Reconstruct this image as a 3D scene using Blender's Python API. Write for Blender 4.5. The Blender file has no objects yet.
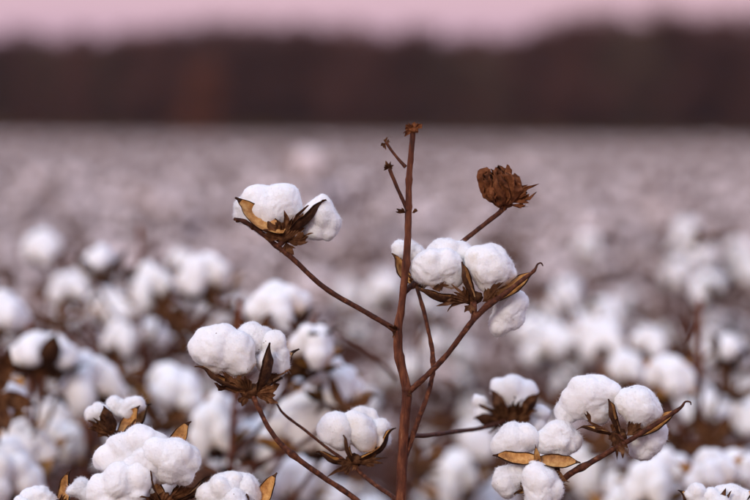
import bpy, bmesh, math, random
import numpy as np
from mathutils import Vector, Matrix, Quaternion

# ------------------------------------------------------------------ camera
SC = bpy.context.scene
COL = SC.collection
MPP = 0.00076                 # metres per photo pixel in the plane of the sharp plant
D0 = 2.0                      # metres from lens to the sharp plant
CAM_H = 1.10
LENS = 36.0 * D0 / (750 * MPP)
HORIZON = 138.5                # photo row of the true horizon at mid-width
PITCH = math.atan((250 - HORIZON) * MPP / D0)
ROLL = math.radians(-0.42)

cam_data = bpy.data.cameras.new("camera")
cam = bpy.data.objects.new("camera", cam_data)
COL.objects.link(cam)
cam_data.sensor_width = 36.0
cam_data.lens = LENS
cam_data.clip_start = 0.05
cam_data.clip_end = 5000.0
cam_mat = (Matrix.Translation((0, 0, CAM_H)) @ Matrix.Rotation(math.pi / 2 - PITCH, 4, 'X')
           @ Matrix.Rotation(-ROLL, 4, 'Z'))
cam.matrix_world = cam_mat
cam_data.dof.use_dof = True
cam_data.dof.focus_distance = D0
cam_data.dof.aperture_fstop = LENS / 30.0
SC.camera = cam

# ------------------------------------------------------------------ world, sun, exposure
SUN_EL, SUN_AZ = math.radians(24), math.radians(-30)      # behind the photographer, a little to the left
world = bpy.data.worlds.new("World")
SC.world = world
world.use_nodes = True
nt = world.node_tree
for n in list(nt.nodes):
    nt.nodes.remove(n)
out = nt.nodes.new("ShaderNodeOutputWorld")
bg = nt.nodes.new("ShaderNodeBackground")
bg.inputs["Strength"].default_value = 0.1
sky = nt.nodes.new("ShaderNodeTexSky")
sky.sky_type = 'NISHITA'
sky.sun_disc = False
sky.sun_elevation = SUN_EL
sky.sun_rotation = math.pi + SUN_AZ
sky.air_density = 1.0
sky.dust_density = 2.0
sky.ozone_density = 2.0
tc = nt.nodes.new("ShaderNodeTexCoord")
sep = nt.nodes.new("ShaderNodeSeparateXYZ")
ramp = nt.nodes.new("ShaderNodeValToRGB")
cr = ramp.color_ramp
stops = [(0.0, (0.46, 0.275, 0.41)), (0.030, (0.53, 0.325, 0.47)), (0.055, (0.68, 0.425, 0.50)),
         (0.15, (0.80, 0.46, 0.60)), (0.40, (0.60, 0.57, 0.82)), (1.0, (0.82, 1.00, 1.38))]
while len(cr.elements) < len(stops):
    cr.elements.new(0.5)
for e, (p, c) in zip(cr.elements, stops):
    e.position = p
    e.color = (*c, 1)
gain = nt.nodes.new("ShaderNodeVectorMath")
gain.operation = 'SCALE'
gain.inputs["Scale"].default_value = 7.6
mix = nt.nodes.new("ShaderNodeMixRGB")
mix.inputs["Fac"].default_value = 0.90
nt.links.new(tc.outputs["Generated"], sep.inputs[0])
nt.links.new(sep.outputs["Z"], ramp.inputs["Fac"])
nt.links.new(ramp.outputs["Color"], gain.inputs[0])
nt.links.new(sky.outputs["Color"], mix.inputs["Color1"])
nt.links.new(gain.outputs[0], mix.inputs["Color2"])
nt.links.new(mix.outputs["Color"], bg.inputs["Color"])
nt.links.new(bg.outputs[0], out.inputs["Surface"])

sun_data = bpy.data.lights.new("sun", 'SUN')
sun_data.energy = 1.2
sun_data.angle = math.radians(18)
sun_data.color = (1.0, 0.86, 0.74)
sun = bpy.data.objects.new("sun", sun_data)
COL.objects.link(sun)
to_sun = Vector((math.sin(SUN_AZ) * math.cos(SUN_EL), -math.cos(SUN_AZ) * math.cos(SUN_EL), math.sin(SUN_EL)))
sun.rotation_euler = to_sun.to_track_quat('Z', 'Y').to_euler()
sun.location = to_sun * 20

SC.view_settings.view_transform = 'Standard'
SC.view_settings.look = 'None'
SC.view_settings.gamma = 1.0
SC.view_settings.use_curve_mapping = False
SC.view_settings.exposure = 0.55
SC.render.engine = 'CYCLES'
SC.cycles.use_denoising = True
SC.cycles.max_bounces = 8
SC.cycles.diffuse_bounces = 4
SC.cycles.use_adaptive_sampling = False

rng = np.random.default_rng(7)
random.seed(7)


def P(px, py, d=D0, toward=0.0):
    """photo pixel + distance along the lens axis (and an offset towards the camera) -> world point"""
    d2 = d - toward
    k = MPP * d2 / D0
    return np.array(cam_mat @ Vector(((px - 375) * k, (250 - py) * k, -d2)))


CX = np.array(cam_mat.to_3x3() @ Vector((1, 0, 0)))
CY = np.array(cam_mat.to_3x3() @ Vector((0, 1, 0)))
CZ = np.array(cam_mat.to_3x3() @ Vector((0, 0, 1)))      # towards the camera


def unit(v):
    v = np.asarray(v, float)
    return v / (np.linalg.norm(v) + 1e-12)


def V3(r, u, t):
    return unit(CX * r + CY * u + CZ * t)


# ------------------------------------------------------------------ materials
def new_mat(name):
    m = bpy.data.materials.new(name)
    m.use_nodes = True
    n = m.node_tree.nodes
    return m, m.node_tree, n["Principled BSDF"]


def noise_mat(name, cols, scale=60.0, detail=5.0, rough=0.8, bump=0.3, bump_scale=None, stretch=(1, 1, 1),
              sss=0.0, rand=0.0, spec=0.12, bump_dist=0.001, sheen=0.0, pos=None):
    m, t, b = new_mat(name)
    tcn = t.nodes.new("ShaderNodeTexCoord")
    mp = t.nodes.new("ShaderNodeMapping")
    mp.inputs["Scale"].default_value = stretch
    nz = t.nodes.new("ShaderNodeTexNoise")
    nz.inputs["Scale"].default_value = scale
    nz.inputs["Detail"].default_value = detail
    nz.inputs["Roughness"].default_value = 0.65
    rp = t.nodes.new("ShaderNodeValToRGB")
    pos = pos or np.linspace(0.3, 0.7, len(cols))
    while len(rp.color_ramp.elements) < len(cols):
        rp.color_ramp.elements.new(0.5)
    for e, c, p in zip(rp.color_ramp.elements, cols, pos):
        e.position = float(p)
        e.color = (*c, 1)
    t.links.new(tcn.outputs["Object"], mp.inputs[0])
    t.links.new(mp.outputs[0], nz.inputs["Vector"])
    t.links.new(nz.outputs["Fac"], rp.inputs[0])
    src = rp.outputs["Color"]
    if rand:
        oi = t.nodes.new("ShaderNodeObjectInfo")
        mr = t.nodes.new("ShaderNodeMapRange")
        mr.inputs["To Min"].default_value = 1 - rand
        mr.inputs["To Max"].default_value = 1 + rand
        t.links.new(oi.outputs["Random"], mr.inputs["Value"])
        hs = t.nodes.new("ShaderNodeHueSaturation")
        t.links.new(mr.outputs[0], hs.inputs["Value"])
        t.links.new(src, hs.inputs["Color"])
        src = hs.outputs["Color"]
    t.links.new(src, b.inputs["Base Color"])
    b.inputs["Roughness"].default_value = rough
    b.inputs["Specular IOR Level"].default_value = spec
    if sheen:
        b.inputs["Sheen Weight"].default_value = sheen
        b.inputs["Sheen Roughness"].default_value = 0.6
    if sss:
        b.inputs["Subsurface Weight"].default_value = sss
        b.inputs["Subsurface Radius"].default_value = (1.0, 0.85, 0.7)
        b.inputs["Subsurface Scale"].default_value = 0.006
    if bump:
        nb = t.nodes.new("ShaderNodeTexNoise")
        nb.inputs["Scale"].default_value = bump_scale or scale * 3
        nb.inputs["Detail"].default_value = 6
        nb.inputs["Roughness"].default_value = 0.7
        t.links.new(mp.outputs[0], nb.inputs["Vector"])
        bp = t.nodes.new("ShaderNodeBump")
        bp.inputs["Strength"].default_value = bump
        bp.inputs["Distance"].default_value = bump_dist
        t.links.new(nb.outputs["Fac"], bp.inputs["Height"])
        t.links.new(bp.outputs[0], b.inputs["Normal"])
    return m


M = {}
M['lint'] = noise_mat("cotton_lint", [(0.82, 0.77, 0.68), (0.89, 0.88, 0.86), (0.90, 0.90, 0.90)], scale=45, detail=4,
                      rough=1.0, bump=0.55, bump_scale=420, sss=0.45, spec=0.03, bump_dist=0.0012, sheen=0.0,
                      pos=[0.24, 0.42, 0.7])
_t = M['lint'].node_tree
_b = _t.nodes["Principled BSDF"]
_src = _b.inputs["Base Color"].links[0].from_socket
_tc = [n for n in _t.nodes if n.type == 'TEX_COORD'][0]
_n = _t.nodes.new("ShaderNodeTexNoise")
_n.inputs["Scale"].default_value = 230
_n.inputs["Detail"].default_value = 2
_r = _t.nodes.new("ShaderNodeValToRGB")
_r.color_ramp.elements[0].position = 0.755
_r.color_ramp.elements[1].position = 0.79
_m = _t.nodes.new("ShaderNodeMixRGB")
_m.inputs["Color2"].default_value = (0.16, 0.08, 0.04, 1)
_t.links.new(_tc.outputs["Object"], _n.inputs["Vector"])
_t.links.new(_n.outputs["Fac"], _r.inputs[0])
_t.links.new(_r.outputs[0], _m.inputs["Fac"])
_t.links.new(_src, _m.inputs["Color1"])
_t.links.new(_m.outputs[0], _b.inputs["Base Color"])
m_, t_, b_ = new_mat("cotton_fibre")
t_.nodes.remove(b_)
d_ = t_.nodes.new("ShaderNodeBsdfDiffuse")
d_.inputs["Color"].default_value = (0.88, 0.88, 0.88, 1)
tr_ = t_.nodes.new("ShaderNodeBsdfTranslucent")
tr_.inputs["Color"].default_value = (0.88, 0.88, 0.88, 1)
mx_ = t_.nodes.new("ShaderNodeMixShader")
t_.links.new(d_.outputs[0], mx_.inputs[1])
t_.links.new(tr_.outputs[0], mx_.inputs[2])
t_.links.new(mx_.outputs[0], [n for n in t_.nodes if n.type == 'OUTPUT_MATERIAL'][0].inputs[0])
M['fibre'] = m_
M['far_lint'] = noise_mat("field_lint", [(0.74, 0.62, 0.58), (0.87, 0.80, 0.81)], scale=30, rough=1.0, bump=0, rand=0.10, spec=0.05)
M['husk_out'] = noise_mat("husk_outside", [(0.018, 0.007, 0.004), (0.055, 0.022, 0.010), (0.12, 0.055, 0.024)], scale=170,
                          rough=0.75, bump=0.6, rand=0.15)
M['husk_in'] = noise_mat("husk_inside", [(0.16, 0.055, 0.012), (0.46, 0.22, 0.058), (0.66, 0.40, 0.14)], scale=150,
                         rough=0.55, bump=0.4, rand=0.15, spec=0.35)
M['bract'] = noise_mat("dry_bract", [(0.026, 0.009, 0.004), (0.095, 0.037, 0.014), (0.22, 0.105, 0.045)], scale=150,
                       rough=0.85, bump=0.8, bump_scale=420, rand=0.2)
M['stem'] = noise_mat("stem_bark", [(0.034, 0.009, 0.004), (0.125, 0.034, 0.013), (0.22, 0.072, 0.027), (0.42, 0.24, 0.13)], scale=220,
                      rough=0.65, bump=0.9, stretch=(1, 1, 0.22), rand=0.12, spec=0.25, pos=[0.3, 0.5, 0.64, 0.74])
M['branch'] = noise_mat("branch_bark", [(0.022, 0.006, 0.003), (0.082, 0.023, 0.009), (0.16, 0.052, 0.020), (0.36, 0.20, 0.11)], scale=260,
                        rough=0.65, bump=0.9, rand=0.15, spec=0.25, pos=[0.3, 0.5, 0.64, 0.75])
M['dead'] = noise_mat("dead_boll_husk", [(0.045, 0.014, 0.006), (0.150, 0.050, 0.018), (0.28, 0.11, 0.045)], scale=140,
                      rough=0.85, bump=0.9, bump_scale=380)
M['dry_leaf'] = noise_mat("dry_leaf", [(0.045, 0.018, 0.012), (0.10, 0.042, 0.022), (0.18, 0.085, 0.04)], scale=40, rough=0.9,
                          bump=0.5, rand=0.3)
M['soil'] = noise_mat("soil", [(0.045, 0.024, 0.019), (0.085, 0.046, 0.036), (0.13, 0.075, 0.058)], scale=6, detail=9,
                      rough=0.95, bump=0.8, bump_scale=22, bump_dist=0.03)
M['wood_bark'] = noise_mat("wood_bark", [(0.03, 0.02, 0.018), (0.06, 0.04, 0.035)], scale=3, rough=0.95, bump=0)
M['wood_leaf'] = noise_mat("wood_foliage", [(0.078, 0.032, 0.023), (0.125, 0.051, 0.036)], scale=0.5, rough=0.95, bump=0, rand=0.35)
M['rust_leaf'] = noise_mat("russet_foliage", [(0.13, 0.042, 0.019), (0.20, 0.064, 0.027)], scale=0.5, rough=0.95, bump=0)
M['brown_leaf'] = noise_mat("brown_foliage", [(0.085, 0.050, 0.032), (0.12, 0.070, 0.046)], scale=0.5, rough=0.95, bump=0, rand=0.3)
M['verge'] = noise_mat("dry_grass", [(0.075, 0.045, 0.018), (0.125, 0.076, 0.03)], scale=2, rough=0.95, bump=0)


# ------------------------------------------------------------------ helpers
def _hash(ix, iy, iz, seed):
    h = (ix * 374761393 + iy * 668265263 + iz * 2147483647 + seed * 1274126177) & 0xffffffff
    h = ((h ^ (h >> 13)) * 1274126177) & 0xffffffff
    h = h ^ (h >> 16)
    return (h & 0xffff) / 32767.5 - 1.0


def vnoise(p, seed=0):
    p = np.asarray(p, float)
    i = np.floor(p).astype(np.int64)
    f = p - i
    f = f * f * f * (f * (f * 6 - 15) + 10)
    r = 0
    for dx in (0, 1):
        wx = f[:, 0] if dx else 1 - f[:, 0]
        for dy in (0, 1):
            wy = f[:, 1] if dy else 1 - f[:, 1]
            for dz in (0, 1):
                wz = f[:, 2] if dz else 1 - f[:, 2]
                r = r + wx * wy * wz * _hash(i[:, 0] + dx, i[:, 1] + dy, i[:, 2] + dz, seed)
    return r


def make_mesh(name, V, F, mats, fmat=None, smooth=True):
    me = bpy.data.meshes.new(name)
    me.from_pydata([tuple(v) for v in np.asarray(V).tolist()], [], [list(f) for f in F])
    for m in mats:
        me.materials.append(M[m])
    if fmat is not None:
        me.polygons.foreach_set("material_index", np.asarray(fmat, dtype=np.int32))
    if smooth:
        me.polygons.foreach_set("use_smooth", np.ones(len(me.polygons), dtype=bool))
    me.update()
    return me


def join(parts):
    """parts: list of (V, F, matindex) -> V, F, fmat"""
    Vs, Fs, ms, o = [], [], [], 0
    for V, F, mi in parts:
        Vs.append(np.asarray(V))
        Fs.extend([[i + o for i in f] for f in F])
        ms.extend(list(mi) if np.ndim(mi) else [mi] * len(F))
        o += len(V)
    return np.vstack(Vs), Fs, ms


def add(name, me, parent=None, loc=(0, 0, 0)):
    o = bpy.data.objects.new(name, me)
    COL.objects.link(o)
    if parent is not None:
        o.parent = parent
    o.location = tuple(loc)
    return o


_ico = {}


def ico(k):
    if k not in _ico:
        bm = bmesh.new()
        bmesh.ops.create_icosphere(bm, subdivisions=k, radius=1.0)
        bm.verts.index_update()
        _ico[k] = (np.array([v.co[:] for v in bm.verts]), [[v.index for v in f.verts] for f in bm.faces])
        bm.free()
    return _ico[k]


def lock_geo(lumps, k=4, seed=0, fuzz=0, rough=1.0):
    """one lock of lint: smooth union of lumps [(x, y, z, r)], uneven surface, stray fibres"""
    L0 = np.array(lumps, float)
    rl = np.random.default_rng(seed + 900)
    L = [l for l in L0]
    for l in L0:                                   # billows on every lump
        for _ in range(3):
            dv = rl.normal(0, 1, 3)
            dv /= np.linalg.norm(dv)
            f = rl.uniform(0.40, 0.66)
            L.append(np.array([*(l[:3] + dv * l[3] * (1.11 - f)), l[3] * f]))
    L = np.array(L)
    c = np.average(L[:, :3], axis=0, weights=L[:, 3] ** 3)
    dirs, F = ico(k)
    rm = L[:, 3].mean()
    kk = rm * 0.09

    def sdf(x):
        d = np.linalg.norm(x[:, None, :] - L[None, :, :3], axis=2) - L[None, :, 3]
        mn = d.min(axis=1)
        return mn - kk * np.log(np.exp(-(d - mn[:, None]) / kk).sum(axis=1)) + kk * 0.2
    tmax = (np.linalg.norm(L[:, :3] - c, axis=1) + L[:, 3]).max() * 1.25
    hi = np.full(len(dirs), tmax)
    lo = np.zeros(len(dirs))
    done = np.zeros(len(dirs), bool)
    prev = hi.copy()
    for t in np.linspace(tmax, 0, 26):
        inside = sdf(c + dirs * t) < 0
        new = inside & ~done
        lo[new] = t
        hi[new] = prev[new]
        done |= inside
        prev[:] = t
    for _ in range(9):
        mid = (lo + hi) / 2
        ins = sdf(c + dirs * mid[:, None]) < 0
        lo = np.where(ins, mid, lo)
        hi = np.where(ins, hi, mid)
    V = c + dirs * ((lo + hi) / 2)[:, None]
    q = V / 0.013
    warp = np.stack([vnoise(q * 0.8, seed + 11 + a) for a in range(3)], 1)
    n1 = vnoise(q * 0.55 + warp * 0.4, seed)
    n2 = vnoise(q * 1.25 + warp * 0.7, seed + 1)
    n3 = 1 - 2 * np.abs(vnoise(q * 2.4 + warp * 1.2, seed + 2))
    n4 = 1 - 2 * np.abs(vnoise(q * 6.0 + warp * 2.5, seed + 3))
    n5 = vnoise(q * 14.0, seed + 4)
    fold = np.exp(-(vnoise(q * 0.75 + warp * 0.9, seed + 6) / 0.10) ** 2)
    disp = 0.0125 * (0.16 * n1 + 0.085 * n2 + 0.024 * n3 + 0.013 * n4 + 0.010 * n5 - 0.05 * fold) * rough
    V = V + dirs * disp[:, None]
    F = [list(f) for f in F]
    if fuzz:
        r = np.random.default_rng(seed + 500)
        idx = r.integers(0, len(V), fuzz)
        p = V[idx]
        d = dirs[idx] * r.uniform(0.0, 0.7, (fuzz, 1)) + r.normal(0, 0.6, (fuzz, 3))
        d /= np.linalg.norm(d, axis=1)[:, None]
        ln = r.uniform(0.0006, 0.0021, (fuzz, 1))
        ln[r.random(fuzz) < 0.05] *= 2.2
        s = np.cross(d, r.normal(0, 1, (fuzz, 3)))
        s /= np.linalg.norm(s, axis=1)[:, None]
        w = 0.00005
        bend = np.cross(s, d) * ln * r.uniform(-0.5, 0.5, (fuzz, 1))
        p0 = p - dirs[idx] * 0.0004
        p1 = p + d * ln * 0.5
        p2 = p + d * ln + bend
        base = len(V)
        fv = np.stack([p0 - s * w, p0 + s * w, p1 + s * w, p1 - s * w, p2], 1).reshape(-1, 3)
        V = np.vstack([V, fv])
        for j in range(fuzz):
            b = base + 5 * j
            F.append([b, b + 1, b + 2, b + 3])
            F.append([b + 3, b + 2, b + 4])
    return V, F


def spline(pts, n):
    pts = np.asarray(pts, float)
    if len(pts) == 2:
        t = np.linspace(0, 1, n)[:, None]
        return pts[0] * (1 - t) + pts[1] * t
    q = np.vstack([2 * pts[0] - pts[1], pts, 2 * pts[-1] - pts[-2]])
    seg = len(pts) - 1
    res = []
    for u in np.linspace(0, seg - 1e-6, n):
        i = int(u)
        t = u - i
        a, b, c, d = q[i], q[i + 1], q[i + 2], q[i + 3]
        res.append(0.5 * ((2 * b) + (-a + c) * t + (2 * a - 5 * b + 4 * c - d) * t * t + (-a + 3 * b - 3 * c + d) * t ** 3))
    return np.array(res)


def tube_geo(pts, radii, sides=9, n=None, seed=0, rough=0.10, nodes=(), wob=0.0, tip=False):
    n = n or max(6, 7 * (len(pts) - 1))
    C = spline(pts, n)
    R = np.interp(np.linspace(0, 1, n), np.linspace(0, 1, len(radii)), radii)
    if wob:
        L = np.linalg.norm(C[-1] - C[0])
        wv = np.stack([vnoise(C * 45, seed + 20 + a) for a in range(3)], 1)
        env = np.sin(np.linspace(0, math.pi, n))[:, None]
        C = C + wv * wob * env
    u = np.linspace(0, 1, n)
    for (t, amp, wid) in nodes:
        R = R * (1 + amp * np.exp(-((u - t) / wid) ** 2))
    T = np.gradient(C, axis=0)
    T /= np.linalg.norm(T, axis=1)[:, None] + 1e-12
    ref = np.array([0.3, 1.0, 0.2]) if abs(T[0] @ unit([0.3, 1, 0.2])) < 0.9 else np.array([1.0, 0, 0])
    V = []
    for i in range(n):
        a = unit(ref - T[i] * (ref @ T[i]))
        b = np.cross(T[i], a)
        ref = a
        for s in range(sides):
            th = 2 * math.pi * s / sides
            V.append((C[i], math.cos(th) * a + math.sin(th) * b, R[i], th))
    base = np.array([v[0] for v in V])
    dr = np.array([v[1] for v in V])
    rr = np.array([v[2] for v in V])
    nz = vnoise(np.hstack([dr[:, :2] * 1.3, base[:, 2:3] * 60]) + base * 120, seed)
    nz2 = vnoise(base * 420 + dr * 2.0, seed + 5)
    V = base + dr * (rr * (1 + rough * nz + rough * 0.6 * nz2))[:, None]
    F = []
    for i in range(n - 1):
        for s in range(sides):
            s2 = (s + 1) % sides
            F.append([i * sides + s, i * sides + s2, (i + 1) * sides + s2, (i + 1) * sides + s])
    V = np.vstack([V, C[0], C[-1] + (T[-1] * R[-1] * (1.5 if tip else 0.3))])
    k0, k1 = len(V) - 2, len(V) - 1
    for s in range(sides):
        s2 = (s + 1) % sides
        F.append([k0, s2, s])
        F.append([k1, (n - 1) * sides + s, (n - 1) * sides + s2])
    return V, F


def husk_geo(base, tip, inner, half, seed=0, nu=18, nv=15, bulge=0.22, cup=0.55, hook=0.16, thick=0.0009):
    """one carpel of the burr: pointed boat shape, tan inside, brown outside, recurved tip"""
    base, tip = np.asarray(base, float), np.asarray(tip, float)
    ax = tip - base
    L = np.linalg.norm(ax)
    ax = ax / L
    inner = unit(np.asarray(inner) - ax * (np.asarray(inner) @ ax))
    side = np.cross(ax, inner)
    Vi, Vo = [], []
    for i in range(nu):
        u = i / (nu - 1)
        w = half * (math.sin(math.pi * min(1, (u * 0.93 + 0.04)) ** 0.85) ** 0.8) * (1 if u < 0.72 else max(0.0, 1 - ((u - 0.72) / 0.28) ** 1.3 * 0.86))
        w = max(w, half * 0.05)
        hk = max(0, (u - 0.78) / 0.22) ** 2 * hook * L
        c = base + ax * (L * u) - inner * (bulge * L * math.sin(math.pi * u) + hk)
        for j in range(nv):
            v = 2 * j / (nv - 1) - 1
            th = v * 1.15
            p = c + side * (w * math.sin(th) / math.sin(1.15)) + inner * (cup * w * (1 - math.cos(th)) / (1 - math.cos(1.15)))
            ridge = 0.10 * w * math.exp(-(v / 0.14) ** 2)
            Vi.append(p + inner * ridge)
            Vo.append(p - inner * thick * (1.0 if abs(v) < 0.99 else 0.35))
    Vi, Vo = np.array(Vi), np.array(Vo)
    q = (Vi + Vo) / 2
    nz = np.stack([vnoise(q * 170, seed + a) for a in range(3)], 1) * 0.0006 + np.stack([vnoise(q * 500, seed + 7 + a) for a in range(3)], 1) * 0.0002
    Vi, Vo = Vi + nz, Vo + nz
    V = np.vstack([Vi, Vo])
    N = nu * nv
    F, m = [], []
    for i in range(nu - 1):
        for j in range(nv - 1):
            a = i * nv + j
            F.append([a, a + 1, a + nv + 1, a + nv])
            m.append(0 if (nv > 9 and (j == 0 or j == nv - 2)) or i > (nu - 1) * 0.84 else 1)
            F.append([N + a, N + a + nv, N + a + nv + 1, N + a + 1])
            m.append(0)
        for j in (0, nv - 1):
            a = i * nv + j
            F.append([a, a + nv, N + a + nv, N + a])
            m.append(0)
    return V, F, m


def bract_geo(base, direc, normal, length, spread=0.9, teeth=7, seed=0, cupv=0.35, body=0.5, nr=9, sub=6):
    """dry bract: leaf blade torn into long pointed teeth, cupped and crumpled"""
    r = random.Random(seed)
    direc = unit(direc)
    normal = unit(np.asarray(normal) - direc * (np.asarray(normal) @ direc))
    side = np.cross(direc, normal)
    nc = teeth * sub + 1
    cut = np.cumsum([0] + [r.uniform(0.5, 1.6) for _ in range(teeth)])
    cut = cut / cut[-1]
    tl = [r.uniform(0.55, 1.05) * (1 - 0.35 * abs(2 * (k + 0.5) / teeth - 1)) for k in range(teeth)]
    tb = [r.uniform(-0.25, 0.25) for _ in range(teeth)]
    curl = [r.uniform(-1.3, 1.3) for _ in range(teeth)]
    V = []
    for i in range(nr):
        t = i / (nr - 1)
        for j in range(nc):
            s = j / (nc - 1)
            k = min(teeth - 1, int(np.searchsorted(cut, s, side='right')) - 1)
            x = (s - cut[k]) / (cut[k + 1] - cut[k])
            tri = 1 - abs(2 * x - 1)
            R = length * (body * (0.8 + 0.2 * math.sin(math.pi * s)) + (tl[k] - body) * tri ** 1.1)
            a = (2 * s - 1) * spread
            # teeth lean towards their own mid line so that they end in points
            rad = R * t
            ac = ((cut[k] + cut[k + 1]) - 1) * spread
            if rad > body * length:
                a = ac + (a - ac) * 0.9 + tb[k] * (t - 0.5) * 0.5
            lift = cupv * rad * rad / length * (0.3 + 0.7 * abs(math.sin(a))) + (curl[k] * max(0, rad / length - body) ** 1.5 * length)
            fold = 0.035 * length * math.cos(math.pi * 2 * s * teeth) * t
            V.append(np.asarray(base) + direc * (rad * math.cos(a)) + side * (rad * math.sin(a)) + normal * (lift + fold))
    V = np.array(V)
    V = V + np.stack([vnoise((V + seed * 0.013) * 90, seed + a) for a in range(3)], 1) * (0.10 * length * np.clip(np.linalg.norm(V - np.asarray(base), axis=1) / length * 2, 0, 1))[:, None]
    V = V + np.stack([vnoise(V * 260, seed + a) for a in range(3)], 1) * 0.03 * length
    F = []
    for i in range(nr - 1):
        for j in range(nc - 1):
            a = i * nc + j
            F.append([a, a + 1, a + nc + 1, a + nc])
    # real leaf thickness
    N = len(V)
    V2 = V - normal * 0.00022
    F2 = [[N + i for i in reversed(f)] for f in F]
    return np.vstack([V, V2]), F + F2


def calyx_geo(center, axis, r, seed=0):
    """small lobed cup the boll sits in"""
    dirs, F = ico(3)
    axis = unit(axis)
    h = dirs @ axis
    V = dirs * r
    V = V - np.outer(h * r * 0.35, axis)
    V = V * (1 + 0.22 * vnoise(dirs * 2.4, seed) + 0.12 * vnoise(dirs * 6, seed + 1))[:, None]
    return V + np.asarray(center), [list(f) for f in F]


# ------------------------------------------------------------------ labels
def tag(o, label, cat, group=None):
    o["label"] = label
    o["category"] = cat
    if group:
        o["group"] = group


def empty(name, loc):
    o = bpy.data.objects.new(name, None)
    COL.objects.link(o)
    o.location = tuple(loc)
    o.empty_display_size = 0.05
    return o


# ------------------------------------------------------------------ the sharp plants
class Boll:
    """a boll described in photo pixels: locks, husks and bracts get real depth around distance d"""

    def __init__(self, plant, cx, cy, d=D0, axis=(0, 1, 0.2), calyx_r=8, seed=0, k=5, fuzz=2600):
        self.plant, self.d, self.seed, self.k, self.fuzz = plant, d, seed, k, int(fuzz * 2.3)
        self.s = MPP * d / D0
        self.c = P(cx, cy, d)
        self.n = 0
        V, F = calyx_geo(np.zeros(3), V3(*axis), calyx_r * self.s, seed)
        self.part = add("boll", make_mesh("boll_base", V, F, ['bract']), plant, self.c - np.array(plant.location))

    def p(self, x, y, z=0):
        return P(x, y, self.d, z * self.s) - self.c

    def nxt(self):
        self.n += 1
        return self.seed * 31 + self.n

    def lock(self, *lumps, z=0):
        L = [(*self.p(l[0], l[1], z + (l[3] if len(l) > 3 else 0)), l[2] * 1.06 * self.s) for l in lumps]
        V, F = lock_geo(L, self.k, self.nxt(), self.fuzz)
        nb_ = len(ico(self.k)[1])
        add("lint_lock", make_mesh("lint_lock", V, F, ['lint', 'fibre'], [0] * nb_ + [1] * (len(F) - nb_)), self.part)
        return self

    def husk(self, b, t, inner, half, **kw):
        V, F, m = husk_geo(self.p(*b), self.p(*t), V3(*inner), half * self.s, self.nxt(), **kw)
        add("husk", make_mesh("husk", V, F, ['husk_out', 'husk_in'], m), self.part)
        return self

    def bract(self, b, direc, length, normal=(0, 0.2, 1), **kw):
        V, F = bract_geo(self.p(*b), V3(*direc), V3(*normal), length * self.s, seed=self.nxt(), **kw)
        add("bract", make_mesh("bract", V, F, ['bract']), self.part)
        return self


def branch(plant, pts, radii, d=D0, name="branch", mat='branch', seed=0, sides=10, nodes=(), n=None, rough=0.12, wob=0.0004, tip=False):
    """pts in photo pixels (x, y[, towards-camera px]), radii in photo pixels"""
    s = MPP * d / D0
    W = [P(p[0], p[1], d, (p[2] if len(p) > 2 else 0) * s) for p in pts]
    o = np.array(plant.location)
    V, F = tube_geo([w - o for w in W], [r * s * (0.82 if name != 'stem' else 0.92) for r in radii], sides=sides, seed=seed, nodes=nodes, n=n or 10 * (len(pts) - 1), rough=rough, wob=wob, tip=tip)
    return add(name, make_mesh(name, V, F, [mat]), plant)


def scales_at(part_parent, plant, x, y, z, items, d=D0, name="bud_scale", seed=0, mat='bract'):
    """tuft of small dry scales at a node or a twig tip; items: (dirx, diry, dirz, length)"""
    s = MPP * d / D0
    c = P(x, y, d, z * s) - np.array(plant.location)
    for i, (a, b, t, ln) in enumerate(items):
        V, F = bract_geo(c, V3(a, b, t), V3(-b * 0.5, a * 0.5, 1), ln * 1.5 * s, spread=0.45, teeth=2, seed=seed + i, body=0.45, cupv=0.7, nr=6, sub=4)
        add(name, make_mesh(name, V, F, [mat]), part_parent)


def ground_under(px, py, d):
    p = P(px, py, d)
    return np.array([p[0], p[1], 0.0])


# ---- the tall central plant
A = empty("cotton_plant", ground_under(401, 560, D0))
tag(A, "tall sharp cotton plant in the centre, its bare red-brown stem reaching highest", "cotton plant", "front row cotton plants")
ga = P(401, 560) * 0 + np.array(A.location)
yg = HORIZON + CAM_H / MPP
stem = branch(A, [(388, yg + 8), (392, 1200), (396, 850), (399, 620), (401, 500), (403, 445), (406.5, 400), (404, 378), (397.5, 336), (401, 308),
                  (406, 262), (408.5, 214), (409, 180), (411.5, 150), (413, 131)],
              [10, 9, 8, 6.6, 5.7, 5.5, 5.5, 4.9, 5.0, 4.1, 3.9, 3.7, 3.2, 3.2, 3.0], name="stem", mat='stem', sides=16, n=150, rough=0.10,
              nodes=[(0.4645, 0.22, 0.004), (0.535, 0.28, 0.005), (0.71, 0.35, 0.006), (0.80, 0.25, 0.005), (0.857, 0.3, 0.006)], wob=0.0007)
scales_at(stem, A, 413, 129, 2, [(-0.7, 0.1, 0.5, 13), (0.5, 0.8, 0.4, 9), (0.9, 0.45, 0.3, 13), (0.2, 1, 0, 8), (-0.3, 0.6, 0.7, 9),
                                 (0.8, -0.2, 0.5, 8), (-0.9, -0.55, 0.2, 12), (0.1, 0.4, -0.8, 9)], seed=40, mat='dead')
V_, F_ = calyx_geo(P(413, 130) - np.array(A.location), V3(0, 1, 0), 5.5 * MPP, 3)
add("bud", make_mesh("bud", V_, F_, ['dead']), A)
tw1 = branch(A, [(407.5, 211, 1), (401, 196, 2), (395, 182, 3), (389.5, 169, 3)], [2.6, 2.2, 2.3, 2.5], seed=11, mat='branch', name="twig")
scales_at(tw1, A, 389, 169, 3, [(-0.7, 0.6, 0.4, 9), (0.5, 0.8, 0.3, 7), (-0.1, 1, 0.3, 8), (0.7, 0.3, 0.6, 6), (-0.8, 0.1, 0.5, 7)], seed=60)
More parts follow.
